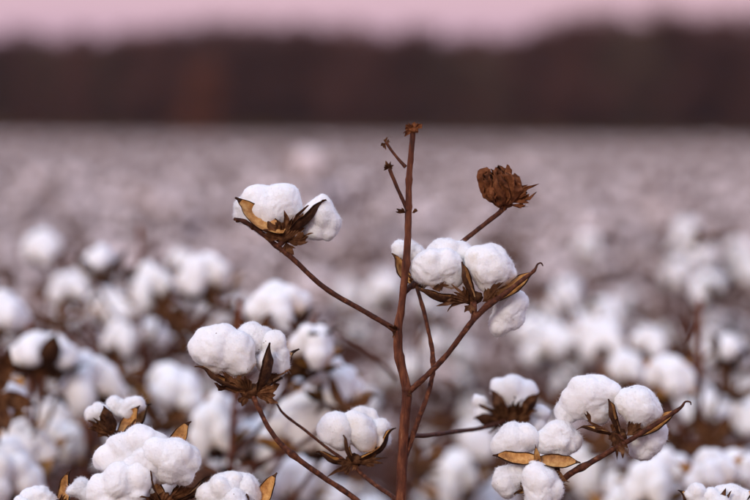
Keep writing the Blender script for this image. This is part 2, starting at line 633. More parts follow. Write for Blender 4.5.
tw2 = branch(A, [(405.5, 167, 0), (399, 160, -2), (392, 151, -4), (386, 142, -5)], [2.4, 1.8, 1.6, 1.9], seed=12, name="twig")
scales_at(tw2, A, 385.5, 143, -5, [(-0.8, -0.3, 0.4, 9), (0.0, 0.9, 0.4, 7), (-0.3, -0.9, 0.3, 7), (0.7, 0.4, 0.3, 6)], seed=70)
scales_at(stem, A, 405, 213, 3, [(-0.9, 0.45, 0.4, 9), (-0.7, 0.75, 0.4, 8)], seed=80)
scales_at(stem, A, 412, 213, 3, [(0.85, 0.6, 0.4, 10), (0.6, 0.4, 0.6, 6)], seed=84)
scales_at(stem, A, 396, 331, 4, [(-0.4, 0.9, 0.5, 10), (-0.7, -0.6, 0.5, 9), (0.1, 0.9, 0.6, 8)], seed=88)
scales_at(stem, A, 407, 393, 4, [(0.8, 0.2, 0.6, 7), (0.5, -0.8, 0.5, 7)], seed=92)

# left branch and its boll
branch(A, [(398, 333, 0), (388, 325, 2), (360, 309, 4), (325, 288, 6), (292, 258, 6), (272, 242, 6), (256, 229, 8), (243, 221, 10), (234, 219, 8)],
       [4.2, 3.4, 3.2, 3.2, 3.1, 3.0, 2.9, 2.4, 2.0], seed=13, nodes=[(0.6, 0.25, 0.02), (0.86, 0.3, 0.03)])
b = Boll(A, 285, 236, axis=(0.1, 1, 0.4), calyx_r=10, seed=1)
b.lock((260, 206, 20), (280, 203, 19), (270, 213, 20), (285, 213, 15), z=-14)
b.lock((246, 207, 11), (243, 214, 8), z=-22)
b.lock((321, 216, 15), (328, 221, 11.5), (315, 229, 12), (322, 207, 11), (327, 230, 9), z=-10)
b.lock((295, 222, 14), z=-30)
b.husk((284, 232, 13), (237, 195, 16), (0.45, 0.40, 0.80), 11, bulge=0.20, cup=0.55, hook=0.10)
b.husk((288, 234, 4), (323, 196, 4), (-0.62, 0.60, 0.10), 13, bulge=0.12, cup=0.7, hook=0.10)
b.husk((286, 232, -8), (300, 196, -46), (0, 0.3, 1), 10)
b.bract((285, 238, 8), (-0.25, 0.95, 0.35), 30, normal=(0, -0.3, 1), spread=0.6, teeth=5, cupv=0.1)
b.bract((285, 238, 6), (0.45, 0.9, 0.35), 42, normal=(0.2, -0.5, 1), spread=0.85, teeth=7, cupv=0.1)
b.bract((284, 238, 6), (-0.75, 0.4, 0.4), 34, normal=(0, 0.1, 1), spread=0.7, teeth=5, cupv=0.2)
b.bract((287, 240, 4), (0.95, -0.05, 0.3), 36, normal=(0, 0.3, 1), spread=0.7, teeth=5)
b.bract((286, 242, 4), (0.15, -0.9, 0.3), 22, normal=(0, 0.2, 1), spread=0.7, teeth=4)
b.bract((258, 231, 8), (-0.7, 0.25, 0.3), 18, normal=(0, 0.5, 1), spread=0.4, teeth=3)
b.bract((240, 222, 9), (-0.9, 0.2, 0.3), 10, normal=(0, 0.5, 1), spread=0.6, teeth=3)
branch(A, [(277, 247, 6), (281, 243, 6), (285, 237, 2)], [3.2, 3.6, 4.5], seed=14, name="boll_stalk")

# right branch with the big boll across it
branch(A, [(407, 394, 2), (424, 378, 5), (448, 353, 8), (470, 324, 12), (486, 307, 14), (506, 293, 16), (523, 280, 15), (534, 271, 14),
           (537.5, 264.5, 13), (541, 263, 13), (543, 266, 12)],
       [3.8, 3.5, 3.4, 3.5, 3.7, 3.3, 2.6, 1.9, 1.2, 1.0, 0.7], seed=15, nodes=[(0.42, 0.3, 0.02), (0.7, 0.35, 0.02)])
b = Boll(A, 472, 298, axis=(-0.2, 1, 0.4), calyx_r=10, seed=2)
b.lock((431, 268, 18.5), (446, 266, 17), (424, 273, 12), (452, 277, 12), (437, 278, 12), z=-2)
b.lock((446, 254, 16.5), (460, 254, 14), (435, 256, 11), z=-22)
b.lock((488, 266, 22), (499, 270, 16), (478, 262, 15), (490, 280, 14), z=-4)
b.lock((508, 312, 15), (513, 303, 13.5), (501, 322, 12), (514, 319, 11), z=-14)
b.husk((474, 299, 10), (463.5, 261, 17), (0.9, 0.1, 0.22), 8.5, bulge=0.12, cup=0.7, hook=0.05)
b.husk((490, 303, 4), (534, 269, 6), (-0.25, 0.75, 0.55), 10, bulge=0.1, cup=0.5, hook=0.05)
b.husk((467, 300, 4), (416, 285, 8), (0.1, 0.95, 0.12), 11, bulge=0.15, cup=0.6, hook=0.04)
b.bract((482, 302, 8), (0.72, 0.68, 0.2), 40, normal=(-0.3, 0.2, 1), spread=0.62, teeth=5, cupv=0.15)
b.bract((470, 302, 10), (-0.95, -0.02, 0.3), 44, normal=(0, 0.4, 1), spread=0.35, teeth=4, cupv=0.2)
b.bract((468, 300, 10), (-0.65, 0.55, 0.5), 26, normal=(0, 0.2, 1), spread=0.8, teeth=6)
b.bract((471, 304, 12), (-0.3, -0.9, 0.3), 17, normal=(0, 0.2, 1), spread=0.9, teeth=4)
b.bract((432, 289, 6), (0.9, 0.15, 0.4), 22, normal=(0, 0.7, 1), spread=0.8, teeth=5)
branch(A, [(473, 321, 12), (474, 312, 11), (473, 300, 5)], [3.6, 3.4, 4.4], seed=16, name="boll_stalk")

# thin warty branch behind it with the small far-left lock
branch(A, [(402, 470, -1), (409, 447, -3), (419, 418, -4), (430, 388, -8), (433, 366, -10), (430, 338, -14), (424, 312, -20), (418.5, 293, -30), (416, 282, -39)],
       [3.0, 3.2, 2.9, 2.9, 2.7, 2.6, 2.4, 2.3, 2.8], seed=17, nodes=[(0.28, 0.2, 0.02), (0.52, 0.35, 0.015)], rough=0.22)
b = Boll(A, 416, 284, d=2.03, axis=(-0.3, 1, 0), calyx_r=7, seed=3, k=4)
b.lock((401, 250, 9), (410, 249, 8.5), (417, 253, 8), z=-14)
b.husk((412, 284, -6), (396, 252, -2), (0.75, 0.25, 0.6), 8, bulge=0.2, cup=0.6)
b.husk((417, 284, -6), (424, 258, -14), (-0.4, 0.4, 0.6), 8)
b.bract((417, 286, 0), (0.9, 0.1, 0.3), 22, normal=(0, 0.4, 1), spread=0.6, teeth=4)
b.bract((416, 286, 0), (-0.6, 0.75, 0.3), 20, normal=(0, 0.4, 1), spread=0.5, teeth=4)

# branch to the right that carries a boll turned away
branch(A, [(404, 440, 0), (412, 436.5, -20), (430, 435, -70), (456, 432, -140), (482, 428, -215), (506, 421, -258)], [2.8, 3.0, 2.7, 2.7, 2.8, 3.2], seed=18, nodes=[(0.05, 0.4, 0.04)])
b = Boll(A, 510, 420, d=2.2, axis=(0, 0.8, -0.5), calyx_r=10, seed=4, k=4, fuzz=900)
b.lock((513, 389, 14), (503, 390, 11), (527, 391, 11), (520, 398, 13), z=-12)
b.lock((481, 401, 8), (483, 412, 8), z=-14)
b.lock((539, 413, 9), (535, 424, 9), z=-12)
b.husk((508, 420, 0), (493, 388, -4), (0.6, -0.2, -0.7), 6.5)
b.husk((514, 420, 0), (538, 392, -4), (-0.6, -0.2, -0.7), 6.5)
b.husk((504, 422, 0), (474, 415, -4), (0.2, 0.7, -0.6), 10)
b.bract((509, 424, 4), (0.05, 0.9, 0.4), 30, normal=(0, -0.3, 1), spread=0.7, teeth=5)
b.bract((509, 424, 4), (-0.55, 0.8, 0.3), 44, normal=(0, -0.3, 1), spread=1.0, teeth=7)
b.bract((511, 424, 4), (0.65, 0.7, 0.3), 44, normal=(0, -0.3, 1), spread=1.0, teeth=7)
b.bract((508, 422, 2), (-0.95, 0.1, 0.2), 34, normal=(0, -0.3, 1), spread=0.8, teeth=6)

# left low boll in focus
branch(A, [(399, 535, 0), (380, 519, 4), (355, 499, 8), (322, 476, 10), (288, 451, 12), (270, 430, 12), (259, 409, 10), (253, 396, 6)],
       [4.2, 3.8, 3.5, 3.4, 3.4, 2.8, 2.7, 3.4], seed=19, nodes=[(0.55, 0.45, 0.016), (0.86, 0.2, 0.02)])
b = Boll(A, 250, 391, axis=(-0.1, 1, 0.3), calyx_r=11, seed=5)
b.lock((214, 349, 20), (203, 350, 14.5), (235, 351, 19), (224, 341, 15), (240, 362, 15), (222, 360, 14), z=0)
b.lock((252, 339, 17), (264, 342, 13), (243, 345, 13), z=-20)
b.lock((278, 357, 12.5), (281, 366, 9.5), (274, 345, 12), (270, 362, 12), z=-10)
b.husk((260, 391, 6), (267, 342, 14), (-0.85, 0.30, -0.18), 12, bulge=0.16, cup=0.6, hook=0.06)
b.husk((244, 391, 4), (200, 360, 8), (0.2, 0.9, 0.1), 12, bulge=0.14, cup=0.5)
b.husk((256, 389, -10), (293, 343, -24), (-0.6, 0.3, 0.5), 11)
b.bract((248, 393, 6), (-0.78, 0.5, 0.4), 48, normal=(0, 0.0, 1), spread=0.5, teeth=5, cupv=0.1)
b.bract((250, 393, 8), (-0.35, 0.85, 0.5), 36, normal=(0, -0.2, 1), spread=0.5, teeth=4, cupv=0.1)
b.bract((254, 392, 6), (0.9, 0.1, 0.4), 40, normal=(0, 0.1, 1), spread=0.75, teeth=6)
b.bract((247, 394, 6), (-0.42, -0.8, 0.4), 27, normal=(0, 0.1, 1), spread=0.6, teeth=3)
b.bract((256, 388, 2), (0.75, 0.55, -0.2), 46, normal=(-0.3, 0.1, 1), spread=0.5, teeth=4)

# small boll left of the stem base
branch(A, [(402, 505, 0), (393, 497, -10), (372, 482, -40), (358, 470, -58), (352, 462, -62)], [3.4, 3.0, 2.8, 2.8, 3.6], seed=20)
branch(A, [(352, 466, -60), (330, 450, -62), (306, 431, -66), (284, 414, -70), (277, 404, -70)], [2.4, 2.0, 1.8, 1.7, 1.2], seed=21, name="twig")
b = Boll(A, 354, 460, d=2.05, axis=(0, 1, 0.2), calyx_r=9, seed=6, k=4, fuzz=1800)
b.lock((337, 429, 16), (329, 432, 11), (341, 440, 12), z=-2)
b.lock((362, 431, 16), (353, 424, 13), (366, 440, 12), z=-4)
b.lock((381, 441, 8.5), (379, 429, 9), z=-12)
b.lock((360, 420, 12), (372, 416, 7), z=-20)
b.husk((353, 462, 6), (345.5, 431, 14), (0.9, 0.15, 0.1), 7, bulge=0.12)
b.husk((358, 460, 4), (389, 423, 6), (-0.8, 0.5, 0.1), 9, bulge=0.24)
b.husk((350, 462, 0), (318, 447, 2), (0.2, 0.9, 0.1), 9)
b.bract((352, 463, 6), (-0.6, -0.25, 0.5), 30, normal=(0, 0.4, 1), spread=0.7, teeth=5)
b.bract((356, 463, 6), (0.9, 0.05, 0.3), 36, normal=(0, 0.5, 1), spread=0.5, teeth=5)
b.bract((354, 463, 6), (-0.1, -0.8, 0.5), 14, normal=(0, 0.4, 1), spread=0.9, teeth=4)

# dead boll on its own branch, upper right
branch(A, [(405, 292, -4), (418, 280, -18), (440, 261, -26), (467, 238, -26), (490, 220, -24), (500, 212, -22), (505, 205, -20)],
       [3.4, 3.2, 3.0, 3.0, 3.0, 3.1, 4.4], seed=22, nodes=[(0.93, 0.3, 0.03)])
dc = P(505, 203, D0, -20 * MPP)
Vd, Fd = calyx_geo(np.zeros(3), V3(0, 1, 0), 8 * MPP, 90)
dead = add("dead_boll", make_mesh("dead_boll", Vd, Fd, ['dead']), A, dc - np.array(A.location))


def dead_petal(az, wid, hgt, rad, seed, tilt=(-0.30, 1, 0.15)):
    """cupped, ribbed, crumpled dry segment wrapped round the dead boll"""
    up = V3(*tilt)
    e1 = unit(CX - up * (CX @ up))
    e2 = np.cross(up, e1)
    r = random.Random(seed)
    nu, nv = 20, 33
    V = []
    ph = r.uniform(0, 6)
    for i in range(nu):
        u = i / (nu - 1)
        rr = rad * (0.16 + 0.90 * math.sin(math.pi * min(1, 0.05 + 0.62 * u)) ** 0.8) * (1 - 0.12 * max(0, u - 0.75) / 0.25)
        for j in range(nv):
            v = 2 * j / (nv - 1) - 1
            a = az + v * wid * (0.75 + 0.35 * math.sin(math.pi * u * 0.7))
            rib = 1 + 0.13 * math.cos(v * 15 + ph + u) * (0.2 + u) + 0.09 * math.sin(v * 6 + ph)
            top = hgt * (1 - 0.25 * v * v + 0.11 * math.sin(v * 9 + ph) + 0.08 * math.sin(v * 21 + ph * 2))
            inward = rad * 0.30 * max(0, (u - 0.8) / 0.2) ** 2 * (0.6 + 0.7 * math.sin(v * 6 + ph))
            ra = rr * rib - inward
            V.append(up * (top * u - 0.002) + e1 * (ra * math.sin(a)) - e2 * (ra * math.cos(a)))
    V = np.array(V)
    V = V + np.stack([vnoise(V * 210, seed + q) for q in range(3)], 1) * 0.0020 + np.stack([vnoise(V * 520, seed + 9 + q) for q in range(3)], 1) * 0.0010
    F = [[i * nv + j, i * nv + j + 1, (i + 1) * nv + j + 1, (i + 1) * nv + j] for i in range(nu - 1) for j in range(nv - 1)]
    ctr = V.mean(axis=0)
    N = len(V)
    V2 = V * 0.975
    return np.vstack([V, V2]), F + [[N + i for i in reversed(f)] for f in F]


for q, (az, wid, hg, rd) in enumerate([(0.15, 0.85, 31, 23), (-1.25, 0.75, 34, 20), (1.45, 0.7, 27, 19), (2.6, 0.8, 33, 20), (-2.4, 0.8, 34, 20), (0.2, 0.6, 34, 15), (-0.6, 0.5, 33, 20)]):
    Vd, Fd = dead_petal(az, wid, hg * 1.10 * MPP, rd * 0.86 * MPP, 300 + q)
    add("dry_petal", make_mesh("dry_petal", Vd, Fd, ['dead']), dead)
for q, (bx, by, a, bb, t, ln, tt) in enumerate([(6, 1, 0.95, 0.1, 0.4, 34, 4), (6, 3, 0.85, 0.50, 0.3, 36, 3), (5, -1, 0.8, -0.35, 0.5, 28, 3), (-2, -1, -0.2, -0.8, 0.6, 12, 3)]):
    Vd, Fd = bract_geo((CX * bx + CY * by + CZ * 6) * MPP, V3(a, bb, t), V3(-bb * 0.6, a * 0.6, 0.9), ln * MPP, spread=0.42, teeth=tt, seed=400 + q, body=0.5, cupv=0.5)
    add("bract", make_mesh("bract", Vd, Fd, ['dead']), dead)

# ---- the plant at lower left
B = empty("cotton_plant", ground_under(128, 560, 2.02))
tag(B, "cotton plant at lower left with large fluffy sharp bolls at the bottom edge", "cotton plant", "front row cotton plants")
branch(B, [(120, yg + 4), (126, 1200), (132, 900), (136, 700), (150, 600), (158, 540), (160, 512)], [9, 8, 7.5, 6, 5, 4, 3.4], d=2.02, name="stem", mat='stem', sides=12, n=60)
b = Boll(B, 160, 500, axis=(-0.2, 1, 0.3), calyx_r=11, seed=7, fuzz=3600)
b.lock((140, 441, 17), (122, 448, 16), (107, 458, 14), (152, 447, 15), (128, 460, 16), z=-12)
b.lock((174, 461, 20), (189, 461, 13), (159, 456, 16), (184, 474, 11), (168, 472, 12), z=4)
b.lock((120, 482, 19), (140, 478, 16), (101, 490, 15), (110, 502, 16), (138, 494, 13), (126, 500, 14), z=6)
b.lock((148, 462, 19), (136, 468, 16), (160, 468, 14), z=-3)
b.lock((80, 486, 9), (89, 492, 9), (74, 489, 6), z=0)
b.husk((166, 458, -18), (187, 421, -8), (-0.45, 0.1, 0.9), 9, bulge=0.14, cup=0.5, hook=0.16)
b.husk((164, 503, 2), (152, 463, 16), (0.85, 0.1, 0.25), 9, bulge=0.12)
b.husk((156, 503, 2), (120, 500, 16), (0, 0.9, 0.1), 10)
b.husk((170, 503, -4), (207, 470, -10), (-0.6, 0.6, 0.1), 10)
b.bract((160, 504, 14), (-0.75, 0.25, 0.5), 32, normal=(0, 0.1, 1), teeth=6)
b.bract((162, 504, 14), (0.6, 0.45, 0.5), 28, normal=(0, 0.1, 1), teeth=6)
b.bract((166, 502, -8), (0.85, 0.5, -0.2), 46, normal=(0, 0.1, 1), spread=0.5, teeth=4)
branch(B, [(132, 640, -20), (124, 540, -50), (118, 470, -70), (116, 440, -72)], [4, 3.4, 3, 3.4], seed=31, d=2.02)
b = Boll(B, 116, 437, d=2.07, axis=(-0.2, 1, 0.3), calyx_r=9, seed=8, k=4, fuzz=1400)
b.lock((98, 411, 9.5), (90, 413, 7.5), (104, 417, 8), z=-3)
b.lock((130, 407, 10), (137, 404, 8), (127, 412, 8), z=-5)
b.lock((113, 405, 8), (119, 408, 8), z=-12)
b.husk((120, 436, 4), (136, 405, 10), (-0.5, 0.3, 0.8), 9, bulge=0.2)
b.husk((112, 436, 4), (104, 404, 14), (0.1, -0.3, -1), 8)
b.husk((119, 436, -6), (147, 400, -14), (-0.5, 0.4, 0.5), 9)
b.bract((115, 438, 6), (-0.72, 0.68, 0.3), 44, normal=(0, 0, 1), spread=0.55, teeth=6, cupv=0.15)
b.bract((117, 438, 6), (0.9, 0.35, 0.3), 46, normal=(0, 0, 1), spread=0.5, teeth=5, cupv=0.15)
b.bract((114, 438, 8), (-0.35, 0.9, 0.4), 38, normal=(0, -0.2, 1), spread=0.4, teeth=4)
b.bract((116, 439, 6), (-0.2, -0.7, 0.5), 14, normal=(0, 0, 1), teeth=4)
branch(B, [(140, 690, 0), (190, 590, 10), (222, 540, 12), (236, 515, 10)], [4.2, 3.8, 3.4, 3.4], seed=32)
b = Boll(B, 238, 512, axis=(0, 1, 0.3), calyx_r=10, seed=9, fuzz=2400)
b.lock((224, 490, 17), (208, 496, 13), (232, 484, 13), (218, 500, 14), z=0)
b.lock((245, 490, 14), (250, 497, 12), (238, 486, 11), z=-6)
b.lock((234, 502, 14), z=10)
b.husk((252, 512, 2), (274, 472, 8), (-0.65, 0.2, 0.75), 10, bulge=0.16, hook=0.1)
b.husk((230, 512, 2), (196, 500, 6), (0.2, 0.9, 0.1), 10)
b.bract((240, 514, 6), (0.8, 0.5, 0.3), 40, normal=(0, 0, 1), teeth=6)
b.bract((236, 514, 6), (-0.8, 0.3, 0.3), 40, normal=(0, 0, 1), teeth=6)
branch(B, [(130, 760, 0), (96, 620, -10), (66, 560, -14), (52, 520, -14)], [4.2, 3.8, 3.4, 3.4], seed=33)
b = Boll(B, 50, 516, d=2.03, axis=(0, 1, 0.3), calyx_r=10, seed=10, k=4, fuzz=1500)
b.lock((40, 496, 11), (28, 498, 10), (48, 503, 11), z=0)
b.lock((24, 508, 12), (36, 512, 12), z=6)
b.husk((58, 516, 2), (64, 470, 8), (-0.75, 0.1, 0.62), 11, bulge=0.18)
b.husk((44, 516, 2), (10, 502, 6), (0.2, 0.9, 0.1), 10)
b.bract((54, 516, 8), (0.45, 0.85, 0.2), 48, normal=(-0.4, 0, 1), spread=0.35, teeth=4)
b.bract((48, 516, 8), (-0.8, 0.3, 0.2), 36, normal=(0, 0, 1), teeth=5)

# ---- the plant at lower right
C_ = empty("cotton_plant", ground_under(575, 560, 2.0))
tag(C_, "cotton plant at lower right, sharp twin bolls on a slanting branch", "cotton plant", "front row cotton plants")
branch(C_, [(590, yg + 4), (588, 1200), (580, 900), (566, 700), (556, 600), (550, 540), (545, 512)], [9, 8, 7.5, 6, 5, 4, 3.4], name="stem", mat='stem', sides=12, n=60)
branch(C_, [(556, 596, 0), (552, 530, 0), (556, 492, 2), (568, 475, 6), (590, 463, 10), (616, 448, 13), (640, 434, 15), (662, 420, 15), (680, 408, 14), (685, 402, 13), (690, 402, 12), (691, 405, 12)],
       [4.6, 4.2, 4.0, 3.8, 3.6, 3.5, 3.2, 2.6, 1.9, 1.2, 1.0, 0.7], seed=34, nodes=[(0.33, 0.3, 0.02), (0.7, 0.3, 0.02)])
b = Boll(C_, 618, 436, axis=(-0.2, 1, 0.4), calyx_r=9, seed=11)
b.lock((590, 395, 20), (577, 402, 16), (603, 391, 16), (597, 408, 15), (582, 388, 13), z=-14)
b.lock((567, 412, 12), (572, 402, 10), z=-22)
b.lock((638, 405, 19), (647, 409, 14), (627, 402, 14), (640, 414, 13), z=-2)
b.lock((650, 440, 14), (656, 433, 12), (643, 449, 11), (640, 438, 12), z=-16)
b.husk((619, 433, 8), (610.5, 399, 16), (0.9, 0.1, 0.22), 8, bulge=0.12, cup=0.7, hook=0.05)
b.husk((634, 437, 4), (678, 407, 6), (-0.25, 0.75, 0.55), 9, bulge=0.1, cup=0.5, hook=0.05)
b.husk((612, 434, 2), (578, 424, 4), (0.1, 0.95, 0.1), 6, bulge=0.05)
b.bract((626, 436, 8), (0.72, 0.68, 0.2), 38, normal=(-0.3, 0.2, 1), spread=0.62, teeth=5, cupv=0.15)
b.bract((613, 432, 10), (0.35, -0.85, 0.3), 34, normal=(-0.2, 0.2, 1), spread=0.5, teeth=4, cupv=0.2)
b.bract((612, 432, 10), (0.2, 0.8, 0.4), 20, normal=(0, 0, 1), spread=0.5, teeth=3)
b.bract((606, 429, 10), (-0.85, 0.25, 0.4), 30, normal=(0.2, 0.5, 1), spread=0.28, teeth=2, cupv=0.3)
b.bract((592, 425, 10), (-0.35, 0.9, 0.3), 20, normal=(0.5, 0.1, 1), spread=0.3, teeth=2, cupv=0.4)
branch(C_, [(625, 443, 13), (622, 440, 10), (619, 436, 4)], [3.2, 3.4, 4.0], seed=35, name="boll_stalk")
b = Boll(C_, 540, 468, axis=(0, 0.6, 0.8), calyx_r=8, seed=12)
b.lock((512, 440, 16), (525, 438, 14.5), (503, 445, 11), (516, 446, 12), z=-12)
b.lock((559, 438, 18), (549, 442, 14), (571, 441, 13), (560, 446, 13), z=-12)
b.lock((506, 480, 12), (515, 477, 11), (509, 487, 9), (523, 478, 8), z=-3)
b.lock((540, 485, 17), (535, 477, 14), (549, 490, 14), (540, 497, 15), z=8)
b.husk((540, 459, 6), (494, 453, 18), (0.05, 0.72, 0.70), 8, bulge=0.16, cup=0.7, hook=0.08)
b.husk((537, 460, 6), (580, 460, 18), (-0.05, 0.70, 0.72), 8.5, bulge=0.16, cup=0.7, hook=0.08)
b.husk((538, 466, 6), (536, 447, 14), (0.1, 0, 1), 3, bulge=0.05)
b.husk((536, 470, -4), (508, 496, 4), (0.4, 0.5, 0.4), 9)
b.bract((545, 468, 0), (0.75, -0.55, 0.4), 40, normal=(0.2, 0.4, 1), spread=0.5, teeth=5)
b.bract((533, 478, 2), (-0.7, -0.55, 0.3), 32, normal=(0, 0.4, 1), spread=0.5, teeth=5)
branch(C_, [(556, 494, -2), (549, 482, -4), (541, 470, -2)], [3.4, 3.4, 4.0], seed=36, name="boll_stalk")
branch(C_, [(580, 800, 0), (640, 640, 0), (690, 550, 0), (712, 520, 0)], [4.4, 4, 3.6, 3.4], seed=37)
b = Boll(C_, 714, 514, d=2.03, axis=(0, 1, 0.3), calyx_r=9, seed=13, k=4, fuzz=1500)
b.lock((697, 492, 10), (690, 497, 8), (700, 502, 10), z=0)
b.lock((732, 496, 12), (722, 493, 9), (742, 500, 11), z=-6)
b.lock((712, 497, 8), (718, 505, 12), z=2)
b.husk((706, 513, 2), (682, 487, 6), (0.5, 0.6, 0.4), 8)
b.husk((722, 513, -2), (752, 488, 6), (-0.5, 0.6, 0.4), 8)
b.bract((715, 516, 6), (0.4, 0.9, 0.2), 36, normal=(-0.2, 0, 1), spread=0.35, teeth=3)
b.bract((712, 516, 6), (-0.7, 0.6, 0.2), 38, normal=(0, 0, 1), spread=0.5, teeth=5)


# ------------------------------------------------------------------ boll models for the plants behind
def wild_boll(seed, k):
    """generic open boll, opening towards +z, origin at its base; returns locks, burr, bracts geometry"""
    r = random.Random(seed)
    n = r.choice([4, 4, 5])
    a0 = r.uniform(0, 6.28)
    size = r.uniform(0.9, 1.12)
    locks, burr, bracts = [], [], []
    for i in range(n):
        a = a0 + i * 2 * math.pi / n + r.uniform(-0.2, 0.2)
        d = np.array([math.cos(a), math.sin(a), 0])
        out_ = r.uniform(0.016, 0.026) * size
        z = r.uniform(0.018, 0.032) * size
        R = r.uniform(0.0138, 0.0185) * size
        L = [(*(d * out_ * 0.55 + np.array([0, 0, z + 0.012])), R * 0.95), (*(d * out_ + np.array([0, 0, z])), R),
             (*(d * out_ * 1.15 + np.array([r.uniform(-.006, .006), r.uniform(-.006, .006), z - 0.010])), R * 0.75)]
        locks.append(lock_geo(L, k, seed * 17 + i, 0, rough=1.2))
        a2 = a + math.pi / n
        d2 = np.array([math.cos(a2), math.sin(a2), 0])
        tip = d2 * r.uniform(0.042, 0.056) * size + np.array([0, 0, r.uniform(0.022, 0.048) * size])
        V, F, m = husk_geo(np.array([0, 0, 0.002]) + d2 * 0.003, tip, unit(-d2 * 0.5 + np.array([0, 0, 1.0])), 0.0115 * size, seed + i,
                           nu=(10 if k > 2 else 6), nv=(7 if k > 2 else 5))
        burr.append((V, F, m))
    for i in range(3):
        a = a0 + i * 2.09 + 0.4
        d = np.array([math.cos(a), math.sin(a), r.uniform(0.3, 0.9)])
        V, F = bract_geo(np.array([0, 0, -0.001]), d, np.array([-d[0], -d[1], 0.6]), r.uniform(0.028, 0.040) * size, spread=0.75, teeth=5, seed=seed + 70 + i,
                         nr=(6 if k > 2 else 4), sub=(4 if k > 2 else 2))
        bracts.append((V, F, 2))
    cal = calyx_geo(np.zeros(3), (0, 0, 1), 0.0075 * size, seed)
    return locks, burr, bracts, cal


BV, EB = [], []
for v in range(7):
    locks, burr, bracts, cal = wild_boll(1000 + v * 13, 3)
    V, F, m = join(burr)
    mb = make_mesh("burr", V, F, ['husk_out', 'husk_in'], m)
    V, F, m = join([(b_[0], b_[1], 0) for b_ in bracts] + [(cal[0], cal[1], 0)])
    base = make_mesh("boll_bracts", V, F, ['bract'])
    V, F, m = join(burr)
    EB.append(make_mesh("weathered_burr", V, F, ['husk_out', 'bract'], m))
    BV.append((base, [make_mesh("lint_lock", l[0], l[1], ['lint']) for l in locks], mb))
FV, GV = [], []
for v in range(6):
    for k, store in ((2, FV), (1, GV)):
        locks, burr, bracts, cal = wild_boll(2000 + v * 13, k)
        V, F, m = join([(l[0], l[1], 2) for l in locks] + [(b_[0], b_[1], b_[2]) for b_ in burr] + [(b_[0], b_[1], 3) for b_ in bracts])
        store.append((V, F, m))
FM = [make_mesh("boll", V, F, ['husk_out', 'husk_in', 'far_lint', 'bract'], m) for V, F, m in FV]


def orient(axis, spin):
    return Vector(tuple(axis)).to_track_quat('Z', 'Y') @ Quaternion((0, 0, 1), spin)


def put_boll(plant, loc, axis, scale, v, spin):
    base, locks, mb = BV[v % len(BV)]
    o = add("boll", base, plant, loc)
    o.rotation_mode = 'QUATERNION'
    o.rotation_quaternion = orient(axis, spin)
    rs_ = random.Random(int(spin * 1e4))
    o.scale = [scale * 0.93 * rs_.uniform(0.82, 1.15) for _ in range(3)]
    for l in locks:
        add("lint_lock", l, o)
    add("burr", mb, o)
    return o


def put_empty_burr(plant, loc, axis, scale, v, spin):
    """an opened boll that has lost its lint"""
    base, locks, mb = BV[v % len(BV)]
    o = add("empty_boll", base, plant, loc)
    o.rotation_mode = 'QUATERNION'
    o.rotation_quaternion = orient(axis, spin)
    o.scale = (scale * 0.85,) * 3
    add("burr", EB[v % len(EB)], o)


def leaf_geo(base, direc, normal, length, seed):
    V, F = bract_geo(base, direc, normal, length, spread=1.1, teeth=3, seed=seed, body=0.7, nr=6, sub=4, cupv=1.2)
    return V, F


